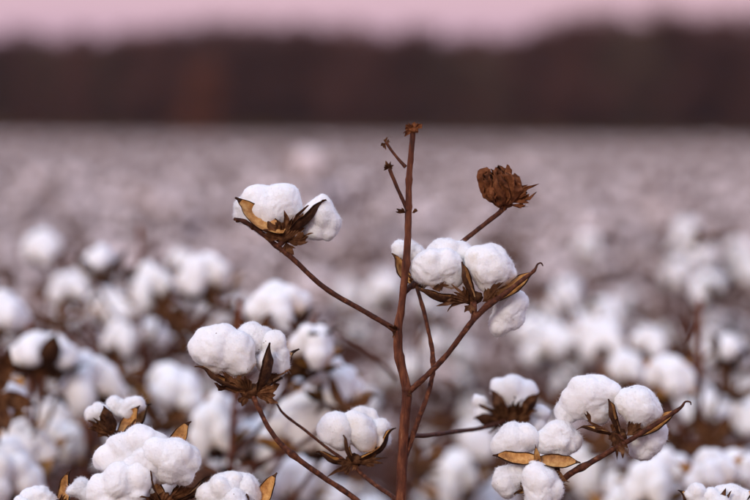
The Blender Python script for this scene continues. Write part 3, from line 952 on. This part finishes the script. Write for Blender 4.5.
# ------------------------------------------------------------------ plants just behind: bolls where the photograph shows them
def behind_plant(label, base_px, d, bolls, top=None, twigs=(), burrs=()):
    """bolls: (px, py, distance, scale, (right, up, towards)) measured in the photograph"""
    g = ground_under(base_px, 300, d)
    pl = empty("cotton_plant", g)
    tag(pl, label, "cotton plant", "second row cotton plants")
    ys = [b_[1] for b_ in bolls]
    topy = top if top is not None else min(ys) + 12
    tp = P(base_px, topy, d) - g
    r = random.Random(int(base_px * 7 + d * 100))
    mid1 = tp * 0.35 + np.array([r.uniform(-.012, .012), r.uniform(-.01, .01), 0])
    mid2 = tp * 0.7 + np.array([r.uniform(-.012, .012), r.uniform(-.01, .01), 0])
    pts = [np.array([0, 0, -0.01]), mid1, mid2, tp]
    V, F = tube_geo(pts, [0.0062, 0.0055, 0.0045, 0.0026], sides=8, n=40, seed=int(base_px))
    add("stem", make_mesh("stem", V, F, ['stem']), pl)
    sp = spline(pts, 60)
    for i, (px, py, dd, sc, ax) in enumerate(bolls):
        c = P(px, py, dd) - g
        axis = V3(*ax)
        base = c - axis * 0.022 * sc
        zt = base[2] - r.uniform(0.06, 0.13)
        st = sp[int(np.argmin(np.abs(sp[:, 2] - max(0.05, min(zt, tp[2] - 0.01)))))]
        mid = (st + base) / 2 + np.array([0, 0, -0.012])
        V, F = tube_geo([st, mid, base - axis * 0.012, base], [0.0030, 0.0026, 0.0022, 0.0034], sides=7, n=18, seed=i)
        add("branch", make_mesh("branch", V, F, ['branch']), pl)
        put_boll(pl, base, axis, sc, i + int(base_px), r.uniform(0, 6.28))
    for i, (x0, y0, x1, y1, rr) in enumerate(twigs):
        a, b_ = P(x0, y0, d) - g, P(x1, y1, d) - g
        V, F = tube_geo([a, (a + b_) / 2 + np.array([0.004, 0.0, 0.003]), b_], [rr, rr * 0.8, rr * 0.5], sides=7, n=14, seed=i)
        add("twig", make_mesh("twig", V, F, ['branch']), pl)
    for i, (px, py, dd, sc, ax) in enumerate(burrs):
        axis = V3(*ax)
        base = P(px, py, dd) - g - axis * 0.018 * sc
        zt = max(0.05, min(base[2] - r.uniform(0.03, 0.09), tp[2] - 0.01))
        st = sp[int(np.argmin(np.abs(sp[:, 2] - zt)))]
        V, F = tube_geo([st, (st + base) / 2 + np.array([0, 0, -0.01]), base], [0.0026, 0.0022, 0.003], sides=7, n=14, seed=i + 9)
        add("branch", make_mesh("branch", V, F, ['branch']), pl)
        put_empty_burr(pl, base, axis, sc, i + 3, r.uniform(0, 6.28))
    for i in range(2):
        q = sp[r.randint(25, 58)]
        V, F = leaf_geo(q, np.array([r.uniform(-1, 1), r.uniform(-1, 1), -0.6]), np.array([0, 0, 1.0]), r.uniform(0.03, 0.05), i + int(base_px))
        add("dry_leaf", make_mesh("dry_leaf", V, F, ['dry_leaf']), pl)
    return pl


behind_plant("blurred cotton plant at left edge with a wide white boll and tan husk", 30, 2.75,
             [(42, 353, 2.7, 1.05, (0, 1, -0.3)), (-6, 398, 2.5, 1.0, (0.5, 0.5, 0.9)), (22, 445, 2.75, 1.25, (0.1, 1, 0.5)),
              (4, 315, 2.9, 0.8, (0.3, 1, 0.4)), (5, 478, 2.6, 1.2, (0, 1, 0.6)), (60, 440, 2.9, 1.0, (0.4, 1, 0.5))], top=322,
             burrs=[(2, 392, 2.45, 1.0, (0.5, 0.3, 0.9)), (66, 372, 2.8, 0.8, (0.4, 1, 0.3))])
behind_plant("blurred cotton plant with white bolls just above the small sharp boll at left", 92, 2.9,
             [(88, 388, 2.75, 0.95, (-0.2, 1, 0.4)), (175, 390, 2.85, 1.05, (0.3, 1, 0.5)), (120, 345, 3.1, 0.8, (0.1, 1, 0)),
              (60, 412, 2.95, 1.0, (-0.3, 0.8, 0.6)), (145, 440, 2.9, 1.0, (0, 1, 0.4))], top=350,
             burrs=[(122, 372, 2.85, 0.8, (0.3, 0.8, 0.6)), (160, 418, 2.8, 0.8, (0, 0.9, 0.6))])
behind_plant("blurred cotton plant at left with four bolls below the tree line", 140, 3.2,
             [(100, 266, 3.15, 0.9, (0, 1, -0.5)), (152, 292, 3.15, 0.9, (-0.3, 0.9, 0.5)), (205, 281, 3.1, 0.98, (-0.2, 1, 0.2)), (42, 246, 3.6, 1.02, (-0.2, 1, 0.3)),
              (180, 262, 3.5, 0.8, (0.2, 1, 0)), (120, 310, 3.4, 0.8, (0, 1, 0.4)), (70, 290, 3.5, 0.9, (-0.4, 1, 0.2)), (150, 335, 3.3, 0.9, (0, 1, 0.5))],
             top=225, twigs=[(140, 300, 137, 228, 0.0028), (139, 255, 158, 243, 0.0018)],
             burrs=[(168, 306, 3.1, 0.8, (0.4, 0.6, 0.8)), (186, 326, 3.05, 0.85, (0.6, 0.6, 0.7)), (126, 268, 3.2, 0.6, (0.2, 1, 0.2)), (62, 312, 3.2, 0.8, (0, 0.8, 0.6)), (222, 300, 3.0, 0.7, (0.3, 0.8, 0.3))])
behind_plant("blurred cotton plant with pale bolls between the two sharp left-hand bolls", 240, 2.6,
             [(277, 305, 2.65, 1.05, (-0.1, 1, 0.5)), (312, 350, 2.5, 0.72, (0.1, 1, 0.4)), (333, 378, 2.55, 0.95, (0.4, 1, 0.5)), (322, 425, 2.6, 1.2, (0, 1, 0.6)),
              (215, 430, 2.75, 1.05, (-0.2, 1, 0.6)), (300, 400, 2.7, 1.0, (0, 1, 0.5)), (255, 440, 2.8, 0.9, (0.2, 1, 0.5))],
             top=300, twigs=[(396, 378, 332, 330, 0.0026), (300, 340, 318, 312, 0.004)],
             burrs=[(312, 324, 2.5, 0.66, (0.1, 0.9, 0.2)), (296, 362, 2.5, 0.8, (0.2, 0.8, 0.4)), (245, 335, 2.6, 0.8, (-0.3, 0.8, 0.4)), (350, 402, 2.5, 0.7, (0.3, 0.8, 0.5))])
behind_plant("blurred cotton plant low behind the central stem, pale lavender bolls", 445, 3.3,
             [(455, 478, 3.2, 1.25, (0, 1, 0.7)), (490, 500, 3.3, 1.1, (0, 1, 0.6)), (300, 475, 3.1, 1.1, (0, 1, 0.6)), (372, 520, 3.2, 1.1, (0, 1, 0.5))],
             top=440, twigs=[(415, 470, 421, 330, 0.0026), (417, 350, 436, 312, 0.0024), (412, 490, 414, 300, 0.003)],
             burrs=[(422, 458, 3.0, 0.8, (0.2, 0.8, 0.6)), (500, 462, 3.1, 0.8, (0, 0.9, 0.4))])
behind_plant("blurred cotton plant behind the slanting branch at right, tan open husks", 700, 2.95,
             [(668, 377, 2.9, 0.92, (-0.2, 0.9, 0.6)), (724, 352, 3.1, 0.85, (0.1, 1, -0.6)), (627, 368, 3.2, 0.85, (0, 1, 0.4)), (650, 345, 3.3, 0.75, (0.2, 1, 0.3)),
              (738, 470, 2.7, 1.0, (0.1, 1, 0.5)), (712, 470, 2.6, 0.7, (-0.3, 0.8, 0.6)), (655, 480, 2.8, 1.1, (-0.2, 1, 0.4)), (745, 415, 3.0, 0.9, (0, 1, 0.4)), (700, 410, 3.2, 0.9, (0, 1, 0.2))],
             top=300, twigs=[(700, 400, 676, 318, 0.003), (690, 345, 700, 312, 0.002)],
             burrs=[(648, 392, 2.9, 0.9, (-0.3, 0.8, 0.6)), (690, 352, 3.0, 0.7, (0.2, 0.9, 0.2)), (712, 438, 2.9, 0.9, (0, 0.8, 0.6)), (735, 385, 3.0, 0.8, (0.2, 0.9, 0.4)), (676, 430, 3.0, 0.9, (0, 0.9, 0.5))])
behind_plant("blurred cotton plant low at right between the twin bolls and the tan ones", 600, 3.1,
             [(598, 470, 3.1, 1.1, (0, 1, 0.6)), (625, 500, 2.9, 1.0, (0, 1, 0.6)), (540, 350, 3.9, 1.0, (0, 1, 0.3)), (600, 345, 3.6, 0.95, (0, 1, 0.3)), (690, 500, 2.9, 1.1, (0.2, 1, 0.5))], top=350,
             burrs=[(604, 440, 3.0, 0.9, (0, 0.8, 0.6)), (560, 402, 3.1, 0.8, (0.2, 0.9, 0.4)), (640, 455, 2.9, 0.8, (0, 0.9, 0.5))])


behind_plant("tall blurred cotton plant at right, pale bolls level with the dead brown boll", 690, 5.6,
             [(686, 230, 5.6, 1.1, (-0.2, 1, 0.4)), (698, 256, 5.6, 1.1, (0.3, 1, 0.4)), (680, 276, 5.5, 1.1, (-0.3, 0.9, 0.5)),
              (738, 252, 5.7, 1.0, (0.2, 1, 0.3))], top=240, burrs=[(668, 254, 5.6, 1.0, (0, 1, 0.3)), (716, 268, 5.6, 1.0, (0.2, 1, 0.3))])
behind_plant("blurred cotton plant just right of the central boll's hanging lock", 590, 4.3,
             [(566, 300, 4.3, 1.15, (-0.2, 1, 0.4)), (604, 312, 4.3, 1.1, (0.3, 1, 0.4)), (580, 336, 4.2, 1.2, (-0.1, 0.9, 0.5))], top=285,
             burrs=[(590, 296, 4.3, 0.9, (0, 1, 0.3)), (618, 335, 4.3, 0.9, (0, 1, 0.4))])


# ------------------------------------------------------------------ plants of the field rows
def plant_model(seed):
    """a whole generic plant: stem and branch shapes and where its bolls sit"""
    r = random.Random(seed)
    h = r.uniform(0.68, 0.86)
    lean = np.array([r.uniform(-.05, .05), r.uniform(-.05, .05), 0])
    pts = [np.array([0, 0, -0.01]), lean * 0.3 + np.array([0, 0, h * 0.4]), lean * 0.7 + np.array([0, 0, h * 0.75]), lean + np.array([0, 0, h])]
    sp = spline(pts, 50)
    stem_g = tube_geo(pts, [0.0065, 0.0055, 0.004, 0.002], sides=6, n=16, seed=seed)
    brs, bolls = [], []
    nb = r.randint(7, 9)
    for i in range(nb):
        t = 0.40 + 0.55 * i / (nb - 1) + r.uniform(-.03, .03)
        st = sp[min(49, int(t * 49))]
        a = i * 2.4 + r.uniform(-.5, .5)
        ln = r.uniform(0.08, 0.24) * (1.15 - 0.5 * t)
        end = st + np.array([math.cos(a) * ln, math.sin(a) * ln, r.uniform(0.0, 0.06)])
        mid = (st + end) / 2 + np.array([0, 0, -0.008])
        brs.append(tube_geo([st, mid, end], [0.0032, 0.0026, 0.0022], sides=5, n=8, seed=seed + i))
        ax = unit([math.cos(a) * r.uniform(0, 0.9), math.sin(a) * r.uniform(0, 0.9), 1.0])
        bolls.append((end, ax, r.uniform(0.78, 1.12), r.randint(0, 99), r.uniform(0, 6.28)))
        if r.random() < 0.2:
            e2 = mid + np.array([math.cos(a + 1) * 0.04, math.sin(a + 1) * 0.04, r.uniform(0.0, 0.04)])
            brs.append(tube_geo([mid, (mid + e2) / 2, e2], [0.0024, 0.0022, 0.002], sides=5, n=6, seed=seed + i + 30))
            bolls.append((e2, unit([r.uniform(-.6, .6), r.uniform(-.6, .6), 1]), r.uniform(0.7, 1.0), r.randint(0, 99), r.uniform(0, 6.28)))
    top = sp[-1]
    tipz = r.uniform(0.03, 0.09)
    brs.append(tube_geo([top, top + np.array([r.uniform(-.01, .01), r.uniform(-.01, .01), tipz])], [0.0022, 0.0014], sides=5, n=5, seed=seed))
    for i in range(9):                              # bare brown twigs that stand above the bolls
        st = sp[r.randint(26, 49)]
        a = r.uniform(0, 6.28)
        ln = r.uniform(0.04, 0.13)
        e = st + np.array([math.cos(a) * ln, math.sin(a) * ln, r.uniform(0.04, 0.12)])
        brs.append(tube_geo([st, (st + e) / 2, e], [0.0024, 0.002, 0.0015], sides=5, n=5, seed=seed + i + 60))
    leaves = []
    for i in range(r.randint(12, 16)):
        q = sp[r.randint(18, 49)] + np.array([r.uniform(-.12, .12), r.uniform(-.12, .12), r.uniform(0, 0.06)])
        leaves.append(leaf_geo(q, np.array([r.uniform(-1, 1), r.uniform(-1, 1), r.uniform(-.8, .2)]), np.array([0, 0, 1.0]), r.uniform(0.03, 0.06), seed + i))
    burrs = []
    for i in range(2):
        st = sp[r.randint(24, 47)]
        a = r.uniform(0, 6.28)
        e = st + np.array([math.cos(a) * 0.09, math.sin(a) * 0.09, r.uniform(0.02, 0.07)])
        brs.append(tube_geo([st, (st + e) / 2, e], [0.0024, 0.002, 0.002], sides=5, n=5, seed=seed + i + 90))
        burrs.append((e, unit([math.cos(a) * 0.5, math.sin(a) * 0.5, 1]), r.uniform(0.7, 1.0), r.randint(0, 99), r.uniform(0, 6.28)))
    return stem_g, brs, bolls, leaves, burrs


PM = []
for s_ in range(9):
    st, brs, bolls, leaves, burrs = plant_model(600 + s_ * 41)
    V, F, m = join([(st[0], st[1], 0)] + [(b_[0], b_[1], 0) for b_ in brs])
    V2, F2, m2 = join([(l[0], l[1], 0) for l in leaves])
    PM.append(dict(stem=make_mesh("stem", *st, ['stem']), branches=[make_mesh("branch", *b_, ['branch']) for b_ in brs],
                   joined=make_mesh("stem", V, F, ['branch']), leaves=[make_mesh("dry_leaf", *l, ['dry_leaf']) for l in leaves], bolls=bolls, burrs=burrs,
                   geo=(st, brs, leaves)))

ROW = 0.92
fr = random.Random(99)
count = 0
LAST_Y = None
row = 0
while True:
    y0 = 2.0 + ROW * row
    if row > 1 and count > 285:
        LAST_Y = y0
        break
    half = y0 * 0.165 + 0.45
    x = -half + fr.uniform(0, 0.2)
    while x < half:
        skip = row <= 1
        if not skip:
            yy = y0 + 0.05 * x + fr.uniform(-0.08, 0.08)
            pm = PM[fr.randrange(len(PM))]
            pl = empty("cotton_plant", (x, yy, 0))
            pl.rotation_euler.z = fr.uniform(0, 6.28)
            zs = fr.uniform(0.80, 1.06) if fr.random() < 0.82 else fr.uniform(1.06, 1.2)
            pl.scale = (fr.uniform(0.95, 1.1), fr.uniform(0.95, 1.1), zs)
            near = row <= 4
            if True:
                tag(pl, "out-of-focus cotton plant in the field rows behind", "cotton plant", "cotton plants in the blurred field rows")
                count += 1
            if near:
                add("stem", pm['stem'], pl)
                for b_ in pm['branches']:
                    add("branch", b_, pl)
                for l in pm['leaves']:
                    add("dry_leaf", l, pl)
                for (e, ax, sc, v, spn) in pm['bolls']:
                    put_boll(pl, e, ax, sc, v, spn)
                for (e, ax, sc, v, spn) in pm['burrs']:
                    put_empty_burr(pl, e, ax, sc, v, spn)
            else:
                add("stem", pm['joined'], pl)
                for (e, ax, sc, v, spn) in pm['bolls']:
                    o = add("boll", FM[v % len(FM)], pl, e)
                    o.rotation_mode = 'QUATERNION'
                    o.rotation_quaternion = orient(ax, spn)
                    o.scale = (sc,) * 3
        x += fr.uniform(0.18, 0.34)
    row += 1


# ------------------------------------------------------------------ scatter helper for stuff
def scatter(name, pts, scl, rot, idx, variants):
    """one object: points that carry the variants through geometry nodes"""
    me = bpy.data.meshes.new(name)
    me.from_pydata([tuple(p) for p in np.asarray(pts).tolist()], [], [])
    n = len(pts)
    a = me.attributes.new("scl", 'FLOAT', 'POINT')
    a.data.foreach_set("value", np.asarray(scl, dtype=np.float32))
    a = me.attributes.new("rot", 'FLOAT_VECTOR', 'POINT')
    rv = np.zeros((n, 3), dtype=np.float32)
    rv[:, 2] = rot
    a.data.foreach_set("vector", rv.ravel())
    a = me.attributes.new("idx", 'INT', 'POINT')
    a.data.foreach_set("value", np.asarray(idx, dtype=np.int32))
    src = bpy.data.collections.new(name + "_shapes")
    for i, vm in enumerate(variants):
        src.objects.link(bpy.data.objects.new("shape_%02d" % i, vm))
    ng = bpy.data.node_groups.new(name, 'GeometryNodeTree')
    ng.interface.new_socket(name="Geometry", in_out='INPUT', socket_type='NodeSocketGeometry')
    ng.interface.new_socket(name="Geometry", in_out='OUTPUT', socket_type='NodeSocketGeometry')
    N = ng.nodes
    gi, go = N.new("NodeGroupInput"), N.new("NodeGroupOutput")
    iop = N.new("GeometryNodeInstanceOnPoints")
    ci = N.new("GeometryNodeCollectionInfo")
    ci.inputs["Collection"].default_value = src
    ci.inputs["Separate Children"].default_value = True
    ci.inputs["Reset Children"].default_value = True
    iop.inputs["Pick Instance"].default_value = True

    def attr(nm, ty):
        q = N.new("GeometryNodeInputNamedAttribute")
        q.data_type = ty
        q.inputs["Name"].default_value = nm
        return q.outputs["Attribute"]
    L = ng.links
    L.new(gi.outputs[0], iop.inputs["Points"])
    L.new(ci.outputs[0], iop.inputs["Instance"])
    L.new(attr("idx", 'INT'), iop.inputs["Instance Index"])
    er = N.new("FunctionNodeEulerToRotation")
    L.new(attr("rot", 'FLOAT_VECTOR'), er.inputs[0])
    L.new(er.outputs[0], iop.inputs["Rotation"])
    L.new(attr("scl", 'FLOAT'), iop.inputs["Scale"])
    L.new(iop.outputs[0], go.inputs[0])
    o = add(name, me)
    md = o.modifiers.new("scatter", 'NODES')
    md.node_group = ng
    o["kind"] = "stuff"
    return o


# far rows of the field, a row strip of plants at a time
def strip_mesh(seed):
    r = random.Random(seed)
    parts = []
    x = -1.5
    while x < 1.5:
        pm = PM[r.randrange(len(PM))]
        a = r.uniform(0, 6.28)
        Rm = np.array(Matrix.Rotation(a, 3, 'Z'))
        off = np.array([x, r.uniform(-.08, .08), 0])
        zs = r.uniform(0.74, 1.14)
        st = pm['geo'][0]
        for g_ in [st] + pm['geo'][1]:
            parts.append(((g_[0] @ Rm.T) * [1, 1, zs] + off, g_[1], 3))
        for (e, ax, sc, v, spn) in pm['bolls']:
            if r.random() < 0.18:
                continue
            V, F, m = GV[v % len(GV)]
            Q = np.array(orient(ax, spn).to_matrix())
            W = (V * sc) @ Q.T + e * [1, 1, zs]
            parts.append((W @ Rm.T + off, F, m))
        for l in pm['geo'][2]:
            parts.append(((l[0] @ Rm.T) * [1, 1, zs] + off, l[1], 4))
        x += r.uniform(0.18, 0.34)
    V, F, m = join(parts)
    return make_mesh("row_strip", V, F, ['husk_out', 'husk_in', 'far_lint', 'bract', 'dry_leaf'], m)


WOOD_Y = 400.0
strips = [strip_mesh(s_) for s_ in range(6)]
pts, scl, rot, idx = [], [], [], []
for rw_ in range(2, row):                                        # the same rows carried on to both sides
    y = 2.0 + ROW * rw_
    for sg in (-1, 1):
        x = y * 0.165 + 0.45 + 1.7
        while x < y * 0.5 + 4:
            pts.append((sg * x, y + 0.05 * sg * x, 0))
            scl.append(fr.uniform(0.9, 1.05))
            rot.append(math.atan(0.05) + (math.pi if fr.random() < 0.5 else 0))
            idx.append(fr.randrange(6))
            x += 3.0
y = LAST_Y
while y < WOOD_Y - 9:
    half = y * 0.42 + 2.0
    x = -half
    while x < half:
        if fr.random() < 0.05:
            x += fr.uniform(0.5, 2.0)                            # gaps in the stand
            continue
        pts.append((x + fr.uniform(-.1, .1), y + 0.05 * x + fr.uniform(-.05, .05), 0))
        scl.append(fr.uniform(0.86, 1.10))
        rot.append(math.atan(0.05) + (math.pi if fr.random() < 0.5 else 0))
        idx.append(fr.randrange(6))
        x += 3.0
    y += ROW * (1.0 if y < 120 else 2.0)
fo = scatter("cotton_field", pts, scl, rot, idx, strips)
tag(fo, "far rows of cotton blurring into a mottled pinkish-grey band below the wood", "cotton field")

# ------------------------------------------------------------------ ground
g1 = np.sinh(np.linspace(-7.2, 7.2, 181)) * 2.2
g1 = g1 / g1.max() * 1500
gx, gy = np.meshgrid(g1, g1)
Vg = np.stack([gx.ravel(), gy.ravel() + 3, np.zeros(gx.size)], 1)
dist = np.hypot(Vg[:, 0], Vg[:, 1] - 3)
Vg[:, 2] = np.where(dist < 25, (vnoise(Vg * [3, 3, 1], 5) * 0.02 + vnoise(Vg * [9, 9, 1], 6) * 0.012) * np.clip(1 - dist / 25, 0, 1), 0) - 0.012
n_ = len(g1)
Fg = [[i * n_ + j, i * n_ + j + 1, (i + 1) * n_ + j + 1, (i + 1) * n_ + j] for i in range(n_ - 1) for j in range(n_ - 1)]
gr = add("ground", make_mesh("ground", Vg, Fg, ['soil']))
gr["kind"] = "structure"
gr["label"] = "brown soil of the cotton field under the plants"


# ------------------------------------------------------------------ the wood across the field
def tree_geo(seed, h, leaves, lsize, lw=1.0):
    r = random.Random(seed)
    parts = []
    top = np.array([r.uniform(-.5, .5), r.uniform(-.5, .5), h * 0.93])
    parts.append((*tube_geo([np.zeros(3), top * 0.5 + np.array([r.uniform(-.3, .3), r.uniform(-.3, .3), 0]), top], [0.26, 0.16, 0.03], sides=6, n=10, seed=seed, rough=0.05), 0))
    ends = []
    for i in range(26):
        t = r.uniform(0.10, 0.92)
        st = top * t
        a = r.uniform(0, 6.28)
        ln = h * 0.33 * lw * (1.15 - 0.75 * t) * r.uniform(0.6, 1.1)
        e = st + np.array([math.cos(a) * ln, math.sin(a) * ln, ln * r.uniform(0.2, 0.9)])
        e[2] = min(e[2], h)
        parts.append((*tube_geo([st, (st + e) / 2 + np.array([0, 0, -.15]), e], [0.08, 0.05, 0.015], sides=4, n=5, seed=i, rough=0.05), 0))
        for q in range(4):
            ends.append(st + (e - st) * r.uniform(0.35, 1.05))
    ends = np.array(ends)
    n = leaves
    g = np.random.default_rng(seed)
    c = ends[g.integers(0, len(ends), n)] + g.normal(0, 0.055 * h, (n, 3)) * [1, 1, 0.8]
    c[:, 2] = np.clip(c[:, 2], 0.1, h * 1.02)
    d1 = g.normal(0, 1, (n, 3))
    d1 /= np.linalg.norm(d1, axis=1)[:, None]
    d2 = np.cross(d1, g.normal(0, 1, (n, 3)))
    d2 /= np.linalg.norm(d2, axis=1)[:, None]
    s = lsize * g.uniform(0.6, 1.3, (n, 1))
    V = np.stack([c - d1 * s, c + d2 * s * 0.6, c + d1 * s, c - d2 * s * 0.6], 1).reshape(-1, 3)
    F = [[4 * i, 4 * i + 1, 4 * i + 2, 4 * i + 3] for i in range(n)]
    return parts, (V, F)


wv = []
for i, (lm, h, lw) in enumerate([('wood_leaf', 12, 1), ('wood_leaf', 12, 0.9), ('wood_leaf', 12, 1.15), ('brown_leaf', 12, 1), ('rust_leaf', 12, 0.9), ('wood_leaf', 3.0, 1.6), ('brown_leaf', 2.6, 1.7)]):
    parts, (V, F) = tree_geo(70 + i, h, 3200 if h > 5 else 1400, 0.20 if h > 5 else 0.11, lw)
    Vj, Fj, mj = join(parts + [(V, F, 1)])
    wv.append(make_mesh("tree_shape", Vj, Fj, ['wood_bark', lm], mj))

K400 = MPP / D0 * WOOD_Y                                        # metres per photo pixel at the wood's edge
prof_x = [-200, 0, 100, 150, 190, 300, 350, 390, 460, 505, 540, 575, 650, 750, 950]
prof_y = [y_ - 16 for y_ in (40, 44, 44, 42, 36, 33, 35, 40, 43, 45, 40, 28, 24, 23, 26)]
pts, scl, rot, idx = [], [], [], []
wr = random.Random(5)
for rw in range(6):
    yb = WOOD_Y + rw * 5.5
    x = -210.0
    while x < 210:
        pxx = 375 + x / K400
        top = np.interp(pxx, prof_x, prof_y)
        hor = HORIZON + (pxx - 375) * 0.0073
        hh = ((hor - top) * K400 + CAM_H) * wr.uniform(0.93, 1.03) * (1.0 if rw < 5 else 0.95)
        pts.append((x + wr.uniform(-.8, .8), yb + wr.uniform(-1.5, 1.5), -0.1))
        scl.append(hh / 12.0)
        rot.append(wr.uniform(0, 6.28))
        k = wr.choice([0, 1, 2, 0, 1, 2, 0, 1, 3])
        if (pxx < 90 or 430 < pxx < 480 or 600 < pxx < 660) and wr.random() < 0.6:
            k = 3
        if rw < 2 and wr.random() < 0.0:
            k = 4
        idx.append(k)
        x += wr.uniform(2.6, 4.4)
x = -210.0
while x < 210:                                                   # undergrowth along the edge
    pts.append((x, WOOD_Y - 3 + wr.uniform(-1, 1.5), -0.1))
    scl.append(wr.uniform(0.8, 1.3))
    rot.append(wr.uniform(0, 6.28))
    idx.append(wr.choice([5, 6, 5]))
    x += wr.uniform(0.9, 1.6)
wo = scatter("wood", pts, scl, rot, idx, wv)
tag(wo, "dark blurred band of autumn trees across the far side of the field", "wood")

parts, (V, F) = tree_geo(171, 12.5, 4200, 0.2, 0.95)
rt = empty("russet_tree", ((203 - 375) * K400, WOOD_Y - 5.5, -0.05))
tag(rt, "blurred russet-leaved tree standing out at left in the dark wood", "tree")
Vj, Fj, mj = join(parts)
add("trunk", make_mesh("trunk", Vj, Fj, ['wood_bark'], mj), rt)
add("crown", make_mesh("crown", V, F, ['rust_leaf']), rt)

# dry grass verge at the foot of the wood
gn = 45000
gr_ = np.random.default_rng(12)
bx_ = gr_.uniform(-210, 210, gn)
by_ = gr_.uniform(WOOD_Y - 8.5, WOOD_Y - 5.0, gn)
bh = gr_.uniform(1.2, 3.0, gn) * (0.8 + 0.25 * vnoise(np.stack([bx_ * 0.12, bx_ * 0, bx_ * 0], 1), 3))
lean = gr_.normal(0, 0.22, (gn, 2))
th = gr_.uniform(0, 6.28, gn)
w_ = 0.09
p0 = np.stack([bx_ - np.cos(th) * w_, by_ - np.sin(th) * w_, np.full(gn, -0.02)], 1)
p1 = np.stack([bx_ + np.cos(th) * w_, by_ + np.sin(th) * w_, np.full(gn, -0.02)], 1)
p2 = np.stack([bx_ + lean[:, 0], by_ + lean[:, 1], bh], 1)
Vv = np.stack([p0, p1, p2], 1).reshape(-1, 3)
vg = add("grass_verge", make_mesh("grass_verge", Vv, [[3 * i, 3 * i + 1, 3 * i + 2] for i in range(gn)], ['verge']))
vg["kind"] = "stuff"
tag(vg, "olive-brown strip of dry grass along the foot of the wood", "grass")

# ------------------------------------------------------------------ evening haze over the field
bm = bmesh.new()
bmesh.ops.create_cube(bm, size=1.0)
hm = bpy.data.meshes.new("haze")
bm.to_mesh(hm)
bm.free()
hz = add("haze", hm, None, (0, 3, 7.5))
hz.scale = (3040, 3040, 18)
hz["kind"] = "stuff"
tag(hz, "thin mauve evening haze in front of the far wood", "haze")
m, t, b = new_mat("haze_air")
t.nodes.remove(b)
pv = t.nodes.new("ShaderNodeVolumePrincipled")
pv.inputs["Color"].default_value = (0.92, 0.82, 0.88, 1)
pv.inputs["Density"].default_value = 0.00007
t.links.new(pv.outputs[0], [n for n in t.nodes if n.type == 'OUTPUT_MATERIAL'][0].inputs["Volume"])
hm.materials.append(m)
